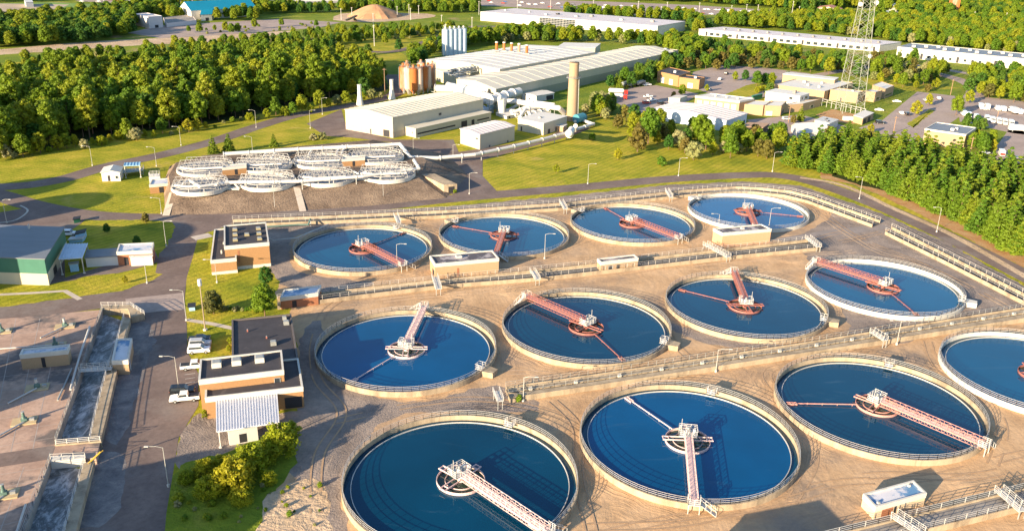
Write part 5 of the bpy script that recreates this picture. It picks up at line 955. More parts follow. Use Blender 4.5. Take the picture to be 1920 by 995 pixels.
# ================================================================== VEHICLES
def mkcar(name, kind, paint, label, cat, group, detail=True):
    """length along +X, wheels on z=0"""
    t = thing(name, label, cat, (0, 0, 0), group)
    P = {'sedan': (4.7, 1.8, [(-2.35, .35), (-2.35, .85), (-1.7, .98), (-1.15, 1.0), (-.55, 1.42), (.75, 1.42), (1.45, .98), (2.2, .82), (2.35, .6), (2.35, .35)], (-1.1, 1.4)),
         'suv': (4.7, 1.9, [(-2.35, .4), (-2.38, 1.05), (-2.2, 1.7), (-1.9, 1.78), (.45, 1.76), (1.15, 1.12), (2.2, 1.0), (2.35, .75), (2.35, .4)], (-2.3, 1.1)),
         'pickup': (5.6, 1.95, [(-2.8, .5), (-2.8, 1.1), (-.75, 1.1), (-.65, 1.8), (.75, 1.82), (1.3, 1.2), (2.6, 1.08), (2.8, .8), (2.8, .5)], (-.7, 1.3)),
         'van': (6.2, 2.1, [(-3.1, .4), (-3.1, 2.5), (-2.9, 2.65), (1.5, 2.65), (1.9, 2.35), (2.35, 1.4), (3.0, 1.2), (3.1, .8), (3.1, .4)], (1.0, 2.4)),
         'truck': (9.0, 2.4, [(2.3, .6), (2.3, 2.9), (2.6, 3.0), (3.9, 2.9), (4.4, 1.7), (4.5, .6)], (3.0, 4.4))}[kind]
    L_, W_, prof, cab = P; m = MB(); hw = W_/2
    def wid(z): return hw*(1 if z < 1.05 else .86 if kind in ('sedan', 'suv', 'pickup') else .97)
    n = len(prof); vs = [(x, -wid(z), z) for x, z in prof]+[(x, wid(z), z) for x, z in prof]
    m.add(vs, [(i, n+i, n+(i+1) % n, (i+1) % n) for i in range(n)]+[tuple(range(n)), tuple(range(2*n-1, n-1, -1))], paint)
    body = m.build('body', t)
    if kind == 'pickup': m = MB(); m.box((-1.75, 0, 1.12), (1.9, 1.6, .06), dark); m.build('load_bed', t)
    if kind == 'truck':
        m = MB(); m.box((-1.2, 0, 2.2), (6.4, 2.5, 2.6), white); m.build('cargo_box', t); m = MB(); m.box((-.3, 0, .75), (8.6, 1.0, .3), dark); m.build('chassis', t)
    z0, z1 = {'sedan': (1.0, 1.36), 'suv': (1.15, 1.66), 'pickup': (1.2, 1.72), 'van': (1.5, 2.2), 'truck': (1.8, 2.6)}[kind]
    g = MB(); xs = [x for x, z in prof if z > z0+.1]; x0, x1 = min(xs)+.12, max(xs)+.05
    for s in (-1, 1): y = s*(wid(2)+.012); q = [(x0 if kind != 'van' else 1.0, y, z0), (x1+.35, y, z0), (x1-.02, y, z1), ((x0+.1) if kind != 'van' else 1.0, y, z1)]; g.add(q if s < 0 else q[::-1], [(0, 1, 2, 3)], glass)
    fr = [p for p in prof if p[1] >= z0-.1]
    k = max(range(n), key=lambda i: prof[i][0] if prof[i][1] > z1-.1 else -9); a, b = prof[k], prof[(k+1) % n]
    A_, B_ = Vector((a[0], 0, a[1])), Vector((b[0], 0, b[1])); d = (B_-A_).normalized(); nn = Vector((-d.z, 0, d.x)); nn = nn if nn.x > 0 else -nn
    pA, pB = A_.lerp(B_, .1)+nn*.015, A_.lerp(B_, .92)+nn*.015
    g.add([(pA.x, -wid(2)*.9, pA.z), (pB.x, -wid(2)*.95, pB.z), (pB.x, wid(2)*.95, pB.z), (pA.x, wid(2)*.9, pA.z)], [(0, 1, 2, 3)], glass); g.build('window', t)
    for x in (-L_*.31, L_*.31):
        for s in (-1, 1):
            m = MB(); r_ = .36 if kind in ('sedan', 'suv', 'pickup') else .45; m.cyl((x, s*(hw-.2), r_), (x, s*(hw+.03), r_), r_, rubber, n=14); w = m.build('wheel', t)
            if detail: m = MB(); m.cyl((x, s*(hw+.02), r_), (x, s*(hw+.05), r_), r_*.6, metalg, n=10); m.build('rim', w)
    if detail:
        for s in (-1, 1): m = MB(); xf = max(x for x, z in prof); m.box((xf-.02, s*hw*.72, .78 if kind != 'van' else 1.0), (.1, .35, .16), metalw); m.build('headlight', t)
        for s in (-1, 1): m = MB(); xf = min(x for x, z in prof); m.box((xf+.01, s*hw*.8, .9), (.08, .2, .25), redp); m.build('taillight', t)
    return t
cp = {k: pm('car_paint_'+k, v, .25, .03, 2, spec=.6) for k, v in {'white': (.78, .78, .77), 'black': (.012, .014, .018), 'silver': (.45, .46, .47), 'red': (.40, .03, .02), 'blue': (.05, .10, .25), 'grey': (.12, .12, .13), 'beige': (.45, .38, .28)}.items()}
LV = .036
def place(o, px, py, a, z=LV): p = G(px, py, z); o.location = p; o.rotation_euler = (0, 0, a)
c1 = mkcar('parked_car', 'pickup', cp['white'], 'white pickup with a black load bed beside the dark parked car at the brick block', 'pickup', 'cars parked at the brick block'); place(c1, 347, 750, R(195))
c2 = dup(c1, G(365, 690, LV), R(15), 1, 'white pickup parked alone with its tail sticking out beside the brick block', 'cars parked at the brick block')
c3 = mkcar('parked_car', 'suv', cp['white'], 'white SUV nearest of the three cars parked side by side', 'car', 'cars parked at the brick block'); place(c3, 374, 660, R(12))
c4 = mkcar('parked_car', 'suv', cp['silver'], 'silver white SUV in the middle of three cars parked side by side', 'car', 'cars parked at the brick block'); place(c4, 376, 648.5, R(12))
c5 = mkcar('parked_car', 'sedan', cp['black'], 'black car at the far end of the three parked side by side', 'car', 'cars parked at the brick block'); place(c5, 374.5, 639, R(12))
c6 = mkcar('parked_car', 'suv', cp['black'], 'black SUV parked behind the white pickup at the road edge', 'car', 'cars parked at the brick block'); place(c6, 343, 737, R(12))
c7 = mkcar('parked_car', 'suv', cp['white'], 'white van-like car behind the green walled building', 'car', None); place(c7, 130, 441, R(8))
for k in range(6): joint((344+k*1, 668+k*8+18), (366, 665+k*8+18), .12, line_w, .052, 'bay_line')
vanw = mkcar('parked_van', 'van', cp['white'], 'white van in the row parked along the near side of the van park', 'van', 'white vans in the van park'); place(vanw, 1806, 216, R(75))
for i, (x, y) in enumerate(((1838, 202), (1850, 203), (1870, 207), (1880, 208), (1901, 210), (1911, 213), (1850, 226), (1860, 229), (1872, 231), (1883, 233), (1895, 235), (1816, 220), (1830, 224))):
    dup(vanw, G(x, y, .02), R(75 if y < 215 else 250), 1, 'white van parked in the row %s of the van park' % ('along the tree side' if y < 215 else 'along the near side'), 'white vans on the tree side of the van park' if y < 215 else 'white vans on the near side of the van park')
bx = mkcar('box_truck', 'truck', cp['white'], 'white box truck standing apart in the van park', 'truck', None); place(bx, 1899, 209+3, R(80), .02)
dup(bx, G(1908, 247, .02), R(-12), 1, 'white box truck at the right edge below the van rows', None)
sd = mkcar('parked_car', 'sedan', cp['white'], 'white sedan parked by the brick complex entrance', 'car', None); place(sd, 1681, 192, R(-8), .02)
for i, (x, y, a) in enumerate(((1690, 214, 80), (1700, 216, 80), (1735, 190, 80), (1760, 186, 75), (1650, 232, -8), (1475, 225, 10), (1500, 238, 10), (1240, 196, 30), (1330, 170, 60), (1350, 150, 60), (1362, 140, 60), (1440, 150, 60), (1735, 148, 0), (1700, 138, 0), (1820, 122, -10), (1850, 126, -10), (1560, 120, -10), (1500, 112, -10), (1425, 105, -10), (1905, 300, 60))): dup((sd, c6, c4)[i % 3], G(x, y, .03), R(a), 1, '%s parked in the lots of the town side' % ('white saloon', 'black SUV', 'silver SUV')[i % 3], ('white saloons', 'black SUVs', 'silver SUVs')[i % 3]+' in the town lots')
dup(sd, G(1648, 208, .02), R(-8), 1, 'white car parked near the shelter by the mast'); dup(sd, G(1846, 206, .02), R(-10), 1, 'small white car standing between the van rows'); dup(sd, G(1392, 215, .02), R(-70), 1, 'white car parked in the shade of the long metal warehouse')
for x, y, l in ((1845, 290, 'white pickup on the road at the right beside the wooden pole'), (1215, 183, 'white pickup in the truck yard, farther one'), (1222, 190, 'white pickup in the truck yard, nearer one'), (1213, 161, 'white pickup beside the tanker row')): dup(c1, G(x, y, .02), R(30), 1, l, 'pickups in the town yards')
rv = mkcar('parked_van', 'van', cp['white'], 'white and red van on the road at the right edge of the pines', 'van', None); place(rv, 1877, 291, R(70), .02); m = MB(); m.box((-3.12, 0, 1.1), (.1, 1.9, 1.0), cp['red']); o = m.build('red_panel', rv)
rc = mkcar('parked_car', 'suv', cp['red'], 'red car among the pickups in the town yard', 'car', None); place(rc, 1212, 195, R(20), .02)
for x, y, l in ((1157, 177, 'white tanker truck with a red cab in the truck yard, farther one'), (1155, 186, 'white tanker truck with a red cab in the truck yard, nearer one'), (1172, 163, 'grey tanker trailer in the row by the factory wall, left one'), (1186, 163, 'grey tanker trailer in the row by the factory wall, middle one'), (1200, 161, 'grey tanker trailer in the row by the factory wall, right one')):
    t = thing('tanker_truck', l, 'tanker', (0, 0, 0)); rdc = y > 170; m = MB(); m.cyl((-4, 0, 2.2), (3, 0, 2.2), 1.25, white if rdc else metalg, n=16); m.ball((3, 0, 2.2), 1.25, white if rdc else metalg, 12); m.ball((-4, 0, 2.2), 1.25, white if rdc else metalg, 12); m.build('tank', t)
    m = MB(); m.box((5.2, 0, 1.6), (1.9, 2.4, 2.2), cp['red'] if rdc else cp['silver']); m.box((5.9, 0, 2.0), (.6, 2.2, .8), glass); m.build('cab', t)
    for x_ in (-3.5, -2.3, 5.2):
        for s in (-1, 1): m = MB(); m.cyl((x_, s*.9, .5), (x_, s*1.25, .5), .5, rubber, n=12); m.build('wheel', t)
    t.location = G(x, y, .02); t.rotation_euler = (0, 0, R(-8 if rdc else 60))
# highway traffic
random.seed(3); base_c = {}
for k in ('white', 'silver', 'grey', 'red', 'black', 'blue'):
    base_c[k] = None
hw = [((620, 3), (930, 6)), ((640, -1), (930, 3)), ((930, 4), (1300, 17)), ((940, 7), (1300, 22)), ((960, 11), (1430, 31)), ((1100, 16), (1440, 33)), ((1300, 18), (1440, 24)), ((150, 4), (330, 4)), ((200, 1), (300, 2))]
cnt = 0
for k, (a, b) in enumerate(hw):
    n = 12 if a[0] > 300 else 7
    for i in range(n):
        u = (i+random.uniform(.1, .9))/n; x, y = a[0]+(b[0]-a[0])*u, a[1]+(b[1]-a[1])*u; col = random.choice(['white']*4+['silver', 'grey', 'red', 'black', 'blue']); lb = '%s car among the traffic on the far highway' % col; g = '%s cars on the far highway' % col
        A_, B_ = G(*a), G(*b); ang = math.atan2(B_.y-A_.y, B_.x-A_.x)
        if base_c[col] is None: o = mkcar('highway_car', 'sedan', cp[col], lb, 'car', g, False); o.location = G(x, y, .03); o.rotation_euler = (0, 0, ang); o.scale = (1.15, 1.15, 1.15); base_c[col] = o
        else: dup(base_c[col], G(x, y, .03), ang, 1.15, lb, g)
dup(bx, G(1363, 27, .03), R(-30), (1.8, 1.2, 1.1), 'long white lorry on the far highway right of centre')
# distant off-picture plant that throws the long shadows on the left and bottom
def digester(x, y, r, h, lb):
    t = thing('digester', lb, 'digester', (x, y, 0)); c = Vector((x, y, 0)); m = MB(); m.cyl(c, c+Vector((0, 0, h)), r, concw, n=40); m.build('shell', t); m = MB(); m.ball(c+Vector((0, 0, h-.2)), r*.99, metalw, 28, .32); m.build('dome', t)
SUN_EL, SUN_AZ = R(14), R(42)
SD = Vector((math.sin(SUN_AZ), math.cos(SUN_AZ), 0))
def caster(tip, h, r):
    p = G(*tip)
    return p-SD*(h/math.tan(SUN_EL)+r*.8)
def offpic(tip, h, r):
    while True:
        p = caster(tip, h, r)
        if max(PXX((p.x+r*1.3+1, p.y+r*k, z_)) for k in (-1, 0, 1) for z_ in (0, h)) < -8 or PY((p.x, p.y+r, h)) > 1015 or h > 40: return p, h
        h += .5
for tip, h, r, l in (((163, 373), 12, 11, 'round digester left of the picture by the road loop'), ((98, 343), 12, 11, 'round digester farther left of the picture'), ((300, 436), 10, 14, 'round digester beyond the left edge behind the green walled building'), ((420, 905), 9, 15, 'round digester outside the lower left corner')):
    p, h = offpic(tip, h, r); digester(p.x, p.y, r, h, l)
def outblock(tip, h, w, d, l, rz=.3):
    p, h = offpic(tip, h, w/2); t = thing('plant_building', l, 'building', (p.x, p.y, 0)); m = MB(); m.box((p.x, p.y, h/2), (w, d, h), brick, rz); m.build('wall', t); m = MB(); m.box((p.x, p.y, h+.2), (w+.3, d+.3, .4), roofd, rz); m.build('roof', t)
outblock((270, 882), 13, 4, 4, 'slim tower outside the lower left corner'); outblock((303, 592), 15, 4, 4, 'slim tower left of the picture beside the deck'); outblock((325, 632), 8, 20, 10, 'low building left of the picture beside the deck'); outblock((1517, 957), 5, 14, 8, 'kiosk just below the bottom edge of the picture')
# ================================================================== TREES
import numpy as np
rng = np.random.default_rng(4)
def crown_mesh(lumps, per, size, mat, core=.78, flat=1.0, name='crown', elong=1.0, jit=.7):
    V = []; Fc = []
    for (cx, cy, cz, r, rz) in lumps:
        n = int(per*(r**2)/1.6)+6
        d = rng.normal(size=(n, 3)); d /= np.linalg.norm(d, axis=1)[:, None]
        keep = d[:, 2] > -.75; d = d[keep]; n = len(d)
        rad = rng.uniform(.78, 1.12, size=(n, 1)); sc = np.array([r, r, rz]); P = np.array([cx, cy, cz])+d*rad*sc
        nr = d+rng.normal(size=(n, 3))*jit*.6; nr[:, 2] += .25; nr /= np.linalg.norm(nr, axis=1)[:, None]
        t = np.cross(nr, rng.normal(size=(n, 3))); t /= np.linalg.norm(t, axis=1)[:, None]; b = np.cross(nr, t)
        s = size*rng.uniform(.6, 1.3, size=(n, 1))
        q = np.stack([P-t*s*elong-b*s*.6, P+t*s*elong-b*s*.5, P+t*s*.7*elong+b*s*.7, P-t*s*.6*elong+b*s*.6], 1).reshape(-1, 3)
        o = len(V); V += q.tolist(); Fc += [(o+4*i, o+4*i+1, o+4*i+2, o+4*i+3) for i in range(n)]
        # ragged inner body
        if core:
            o = len(V); K, M = 5, 7
            for j in range(K+1):
                th = math.pi*j/K
                for i in range(M):
                    a = 2*math.pi*i/M; k = core*rng.uniform(.85, 1.1); V.append([cx+math.sin(th)*math.cos(a)*r*k, cy+math.sin(th)*math.sin(a)*r*k, cz+math.cos(th)*rz*k])
            for j in range(K):
                for i in range(M): Fc.append((o+j*M+i, o+(j+1)*M+i, o+(j+1)*M+(i+1) % M, o+j*M+(i+1) % M))
    me = bpy.data.meshes.new(name); me.from_pydata(V, [], Fc); me.materials.append(mat); me.update(); return me
def trunk_mesh(h, r, nb, spread, z0, mat=trunkm, seed=1):
    rd = random.Random(seed); mb = MB(); x = y = 0; p = Vector((0, 0, -.2)); k = 5; rr = r
    for i in range(k):
        q = Vector((rd.uniform(-.15, .15)*i, rd.uniform(-.15, .15)*i, h*(i+1)/k)); mb.cyl(p, q, rr, mat, r2=rr*.75, n=7, caps=False); p = q; rr *= .75
    for i in range(nb):
        a = i*2.4; z = z0+(h-z0)*i/nb; e = Vector((math.cos(a)*spread, math.sin(a)*spread, z+spread*.7)); mb.cyl((0, 0, z), e, r*.35, mat, r2=r*.1, n=5, caps=False)
    me = bpy.data.meshes.new('trunk'); me.from_pydata([tuple(v) for v in mb.v], [], mb.f); me.materials.append(mat); me.update(); return me
def lumps_round(h, z0, R_, n, rmin, rmax, taper=.5, seed=0):
    rd = random.Random(seed); out = []
    for i in range(n):
        t = (i+.5)/n; z = z0+(h-z0)*(.10+.84*t); prof = math.sin(math.pi*min(1, max(0.02, (.22+t*.74))))**taper
        a = i*2.399+rd.uniform(-.4, .4); rad = R_*prof*rd.uniform(.45, .85)
        r = rd.uniform(rmin, rmax)*(.7+.5*prof); out.append((math.cos(a)*rad, math.sin(a)*rad, z, r, r*rd.uniform(.7, 1.0)))
    return out
PROTO = {}
def proto(key, cm, tm): PROTO[key] = (cm, tm)
for i in range(3): proto(('broad', i), crown_mesh(lumps_round(14, 2.4, 4.3, 36, .75, 1.7, .6, i), 46, .30, leaf_m, core=.7), trunk_mesh(10, .28, 7, 2.6, 3, seed=i))
for i in range(2): proto(('tall', i), crown_mesh(lumps_round(18, 3.2, 3.7, 42, .7, 1.5, .7, 10+i), 46, .30, leaf_m, core=.7), trunk_mesh(14.5, .26, 8, 2.2, 4.5, seed=5+i))
proto(('dark', 0), crown_mesh(lumps_round(12, 1.6, 4.2, 32, .8, 1.7, .6, 30), 46, .30, leafd_m, core=.7), trunk_mesh(9, .28, 7, 2.6, 2.6))
proto(('pale', 0), crown_mesh(lumps_round(8, .8, 3.6, 18, 1.0, 1.6, .6, 31), 38, .30, leafp_m), trunk_mesh(6, .2, 6, 2, 1.5))
proto(('bright', 0), crown_mesh(lumps_round(9, .8, 3.2, 34, .55, 1.15, .7, 32), 60, .24, leafb_m, core=.62, jit=1.0), trunk_mesh(7, .2, 6, 2, 1.5))
proto(('olive', 0), crown_mesh(lumps_round(10, 1.0, 3.6, 20, 1.1, 1.7, .8, 33), 38, .30, olive_m), trunk_mesh(8, .24, 6, 2.2, 2))
for i in range(2): proto(('shrub', i), crown_mesh(lumps_round(3.6, .1, 2.2, 11, .7, 1.1, .6, 40+i), 60, .24, (leaf_m, leafp_m)[i]), trunk_mesh(2.4, .1, 5, .9, .4))
proto(('thicket', 0), crown_mesh(lumps_round(6.5, .0, 4.6, 60, .5, 1.15, .45, 35), 75, .20, leafb_m, core=.5, jit=1.1, elong=1.4), trunk_mesh(4.5, .14, 9, 2.6, .6))
def pine_l(h, R_, seed):
    rd = random.Random(seed); out = []; tiers = 9
    for k in range(tiers):
        t = k/(tiers-1); z = h*(.10+.84*t); rad = R_*(1-t)**.8+.25; nb = max(3, int(8*(1-t)+3))
        for i in range(nb):
            a = 2*math.pi*i/nb+k*.6+rd.uniform(-.25, .25); q = rad*rd.uniform(.55, 1.0); r = (.55+.5*(1-t))*rd.uniform(.8, 1.2); out.append((math.cos(a)*q, math.sin(a)*q, z+rd.uniform(-.3, .3)+q*.08, r, r*.55))
        if k % 2 == 0: out.append((0, 0, z, rad*.45, rad*.4))
    return out
for i in range(3): proto(('pine', i), crown_mesh(pine_l(11.5+i*.8, 3.3, 50+i), 52, .24, pine_m, core=.62, elong=1.7, jit=1.0), trunk_mesh(11, .2, 0, 1, 3))
FIRST = {}
def tree(kind, p, sc, name, label, group, cat='tree'):
    var = [k for k in PROTO if k[0] == kind]; k = var[rng.integers(len(var))]; kk = (k, name)
    if kk not in FIRST:
        t = thing(name, label, cat, (0, 0, 0), group)
        for nm, me in (('crown', PROTO[k][0]), ('trunk', PROTO[k][1])): o = bpy.data.objects.new(nm, me); COL.objects.link(o); o.parent = t
        FIRST[kk] = t; r = t
    else: r = dup(FIRST[kk], (0, 0, 0))
    r.location = (p.x, p.y, getattr(p, 'z', 0)); r.rotation_euler = (0, 0, rng.uniform(0, 6.28)); s = sc*rng.uniform(.92, 1.08); r.scale = (s, s, sc)
    r['label'] = label; r['category'] = cat
    if group: r['group'] = group
    elif 'group' in r: del r['group']
    return r
def inside(x, y, poly):
    c = False; j = len(poly)-1
    for i in range(len(poly)):
        xi, yi = poly[i]; xj, yj = poly[j]
        if (yi > y) != (yj > y) and x < (xj-xi)*(y-yi)/(yj-yi)+xi: c = not c
        j = i
    return c
def near_foot(x, y, d=3.0):
    for f in FOOT:
        if min(p[0] for p in f)-d < x < max(p[0] for p in f)+d and min(p[1] for p in f)-d < y < max(p[1] for p in f)+d:
            cx = sum(p[0] for p in f)/4; cy = sum(p[1] for p in f)/4
            g = []
            for p in f:
                l = math.hypot(p[0]-cx, p[1]-cy); g.append((cx+(p[0]-cx)*(l+d*1.4)/l, cy+(p[1]-cy)*(l+d*1.4)/l))
            if inside(x, y, g): return True
    return False
def scatter(pix, sp, jitter=.42, foot=True):
    poly = [tuple(G(x, y)[:2]) for x, y in pix]; x0, x1 = min(p[0] for p in poly), max(p[0] for p in poly); y0, y1 = min(p[1] for p in poly), max(p[1] for p in poly)
    out = []; y = y0
    while y < y1:
        x = x0
        while x < x1:
            a, b = x+rng.uniform(-jitter, jitter)*sp, y+rng.uniform(-jitter, jitter)*sp
            px = PXX((a, b, 0))
            if -70 < px < 1990 and inside(a, b, poly) and not (foot and near_foot(a, b)): out.append(Vector((a, b, 0)))
            x += sp
        y += sp
    return out
# instanced woodland masses (beyond the individually built trees)
SRC = bpy.data.collections.new('woodland_sources'); srcs = {}
for k, (cm, tm) in PROTO.items():
    o = bpy.data.objects.new('source_tree', cm); SRC.objects.link(o); srcs[k] = o
def woodland(name, label, pts, kinds, scl):
    cc = bpy.data.collections.new('kinds_'+name)
    sel = [k for k in PROTO if k[0] in kinds]
    for i, k in enumerate(sel):
        me = PROTO[k][0]; o = bpy.data.objects.new('k%02d' % i, me); cc.objects.link(o)
    me = bpy.data.meshes.new(name); me.from_pydata([tuple(p) for p in pts], [], [])
    a = me.attributes.new('rot', 'FLOAT', 'POINT'); a.data.foreach_set('value', rng.uniform(0, 6.28, len(pts)).tolist())
    wts = []; 
    for i, k in enumerate(sel): wts += [i]*kinds[k[0]]
    a = me.attributes.new('idx', 'INT', 'POINT'); a.data.foreach_set('value', [int(wts[rng.integers(len(wts))]) for _ in pts])
    a = me.attributes.new('scl', 'FLOAT', 'POINT'); a.data.foreach_set('value', (rng.uniform(scl[0], scl[1], len(pts))).tolist())
    o = bpy.data.objects.new(name, me); COL.objects.link(o); tag(o, label, 'woodland', kind='stuff')
    ng = bpy.data.node_groups.new('scatter_'+name, 'GeometryNodeTree'); ng.interface.new_socket('Geometry', in_out='INPUT', socket_type='NodeSocketGeometry'); ng.interface.new_socket('Geometry', in_out='OUTPUT', socket_type='NodeSocketGeometry')
    n = ng.nodes; gi = n.new('NodeGroupInput'); go = n.new('NodeGroupOutput'); ip = n.new('GeometryNodeInstanceOnPoints'); ci = n.new('GeometryNodeCollectionInfo')
    ci.inputs['Collection'].default_value = cc; ci.inputs['Separate Children'].default_value = True; ci.inputs['Reset Children'].default_value = True
    def at(nm, ty): q = n.new('GeometryNodeInputNamedAttribute'); q.data_type = ty; q.inputs['Name'].default_value = nm; return q.outputs['Attribute']
    cx = n.new('ShaderNodeCombineXYZ'); L = ng.links.new; L(at('rot', 'FLOAT'), cx.inputs['Z'])
    L(gi.outputs[0], ip.inputs['Points']); L(ci.outputs[0], ip.inputs['Instance']); ip.inputs['Pick Instance'].default_value = True
    L(at('idx', 'INT'), ip.inputs['Instance Index']); L(cx.outputs[0], ip.inputs['Rotation'])
    L(at('scl', 'FLOAT'), ip.inputs['Scale']); L(ip.outputs[0], go.inputs[0])
    md = o.modifiers.new('scatter', 'NODES'); md.node_group = ng
def dist(p): return (p-Vector((0, 0, CAMH))).length
# left wood
W1 = [(-60, 312), (0, 296), (130, 272), (250, 248), (400, 232), (560, 197), (640, 180), (715, 172), (728, 160), (700, 142), (640, 130), (500, 124), (380, 130), (200, 148), (0, 168), (-80, 178)]
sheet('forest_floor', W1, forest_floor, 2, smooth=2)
pts = sorted(scatter(W1, 7.2), key=dist); NT = 235
for p in pts[:NT]:
    k = rng.choice(['broad', 'broad', 'tall', 'tall', 'dark', 'bright'], p=[.23, .2, .2, .17, .1, .1]); tree(k, p, rng.uniform(.7, 1.4), 'broadleaf_tree', 'broadleaf tree in the front of the dense wood left of the curving road', 'trees of the dense left wood')
woodland('woodland', 'dense deeper part of the left wood reading as one mass', pts[NT:], {'broad': 3, 'tall': 3, 'dark': 1, 'bright': 1}, (.8, 1.2))
# wood edge shrubs
for i in range(46):
    u = i/45; x = -5+u*735; y = 296-u*118+5+rng.uniform(-3, 6)
    if x < 130: y = 300-x*.18+rng.uniform(-2, 5)
    tree(['shrub', 'bright', 'bright', 'pale', 'broad', 'thicket'][rng.integers(6)], G(x, y), rng.uniform(.35, .75), 'edge_shrub', 'small shrub along the sunlit foot of the left wood', 'shrubs along the left wood edge', 'shrub')
# pines on the right
W8 = [(1470, 316), (1530, 322), (1600, 340), (1690, 372), (1790, 425), (1890, 480), (1990, 530), (2060, 500), (2060, 400), (1920, 345), (1800, 318), (1700, 300), (1600, 288), (1500, 288)]
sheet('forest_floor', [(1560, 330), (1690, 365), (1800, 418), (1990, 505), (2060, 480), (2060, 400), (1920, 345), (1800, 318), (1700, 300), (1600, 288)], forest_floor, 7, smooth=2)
pp = scatter(W8, 5.0)
for p in pp: tree('pine', p, rng.uniform(.78, 1.12), 'pine_tree', 'bright green pine in the dense row along the perimeter road', 'pines along the perimeter road')
print('pines', len(pp), 'left wood', len(pts))
# mixed trees between meadow and town
W9 = [(1180, 262), (1235, 282), (1320, 292), (1400, 300), (1470, 300), (1500, 285), (1440, 262), (1330, 255), (1230, 235), (1170, 212), (1130, 205), (1110, 222), (1150, 240)]
for p in scatter(W9, 8.5):
    tree(['broad', 'pale', 'olive', 'dark', 'bright'][rng.choice(5, p=[.34, .26, .16, .12, .12])], p, rng.uniform(.55, .85), 'meadow_tree', 'tree or tall bush in the loose belt between the meadow and the town', 'mixed trees between the meadow and the town')
for x, y, k, s, l in ((1195, 285, 'olive', 1.15, 'tall yellow-green tree standing at the left end of the meadow belt'), (1215, 270, 'broad', 1.2, 'big green tree behind the tall yellow-green one at the meadow'), (1300, 300, 'pale', .95, 'broad pale flowering bush in the middle of the meadow belt'), (1310, 272, 'broad', 1.0, 'round tree in front of the long metal warehouse'), (1415, 275, 'olive', .95, 'olive brown tree right of the metal warehouse'), (1381, 275, 'broad', .85, 'slim green tree at the corner of the metal warehouse'),
    (1270, 275, 'pale', .9, 'pale bush left of the metal warehouse'), (1158, 300, 'bright', .55, 'yellow-green bush alone on the slope meadow'), (1043, 325, 'bright', .42, 'small bush lowest on the slope meadow'), (1110, 262, 'shrub', .8, 'small shrub high on the slope meadow'), (1240, 310, 'shrub', 1.0, 'small shrub near the meadow lamp post')):
    tree(k, G(x, y), s, 'solitary_tree', l, None)
for x, y, k, s, l in ((497, 592, 'broad', .62, 'round dark green tree beside the small brick kiosk'), (500, 535, 'dark', .45, 'smaller round tree right in front of the orange brick block'), (401, 588, 'olive', .62, 'brownish conifer beside the floodlight pole'), (273, 418, 'olive', .34, 'small round tree at the road bend below the bank'), (258, 462, 'dark', .28, 'tiny dark bush behind the brown kiosk trailers'), (201, 437, 'dark', .26, 'low dark bush on the shaded lawn'), (235, 531, 'bright', .24, 'small yellow-green sapling on the lawn in front of the trailers'),
    (400, 291, 'pine', .62, 'left one of two pines behind the covered tanks'), (430, 287, 'pine', .66, 'right one of two pines behind the covered tanks'), (514, 276, 'pine', .5, 'small lone pine on the lawn behind the covered tanks'), (588, 263, 'shrub', .8, 'left of two small bushes on the lawn near the annex'), (605, 262, 'shrub', .9, 'right of two small bushes on the lawn near the annex'), (245, 262, 'pale', .55, 'white flowering bush at the foot of the left wood'),
    (440, 918, 'thicket', .85, 'large feathery yellow-green bush in the lower left'), (470, 885, 'thicket', .8, 'feathery bush in the middle of the lower left thicket'), (527, 848, 'thicket', .85, 'tall feathery bush at the right corner of the ribbed canopy'), (392, 930, 'thicket', .55, 'low yellow-green bush at the shadow edge in the lower left'), (385, 893, 'thicket', .5, 'low bush at the left side of the lower left thicket'), (385, 784, 'bright', .22, 'small shrub at the corner of the raised brick storey'), (430, 660, 'bright', .2, 'narrow yellow-green hedge shrub beside the parked SUVs'), (432, 645, 'bright', .2, 'upper hedge shrub beside the parked SUVs'), (973, 752, 'shrub', .4, 'small green weed clump at the end of the long channel'), (360, 578, 'shrub', .3, 'small plant in the blue planter box'), (600, 912, 'shrub', .25, 'tiny weed on the gravel left of the nearest tank'), (543, 966, 'shrub', .25, 'orange-green weed in the bottom left gravel'), (853, 362, 'shrub', .35, 'small yellow bush beside the tunnel portal')):
    tree(k, G(x, y), s, 'bush' if k in ('shrub', 'bright', 'pale', 'thicket') else 'solitary_tree', l, None, 'bush' if k in ('shrub', 'bright', 'pale', 'thicket') else 'tree')
for i in range(11): tree('shrub', G(420+i*7+rng.uniform(-3, 3), 583+rng.uniform(-4, 3)), rng.uniform(.25, .4), 'hedge_plant', 'low plant in the bed between the conifer and the round dark tree', 'plants in the flower bed', 'plant')
for i in range(26):
    x, y = rng.uniform(325, 470), rng.uniform(880, 985)
    tree('shrub', G(x, y), rng.uniform(.12, .3), 'weed_clump', 'low weed clump in the rough grass of the lower left', 'weed clumps in the lower left grass', 'weed')
for i in range(16):
    x, y = rng.uniform(480, 600), rng.uniform(900, 985)
    tree('shrub', G(x, y), rng.uniform(.08, .2), 'weed_clump', 'tiny weed on the bare soil near the bottom edge', 'weeds on the bare soil', 'weed')
for x, y, k, s_ in ((415, 880, 'thicket', .4), (500, 870, 'thicket', .5), (455, 945, 'thicket', .4), (350, 905, 'thicket', .35), (505, 905, 'thicket', .35), (335, 940, 'shrub', .5), (548, 830, 'bright', .5)): tree(k, G(x, y), s_, 'bush', 'smaller feathery bush filling the lower left thicket', 'small bushes of the lower left thicket', 'bush')
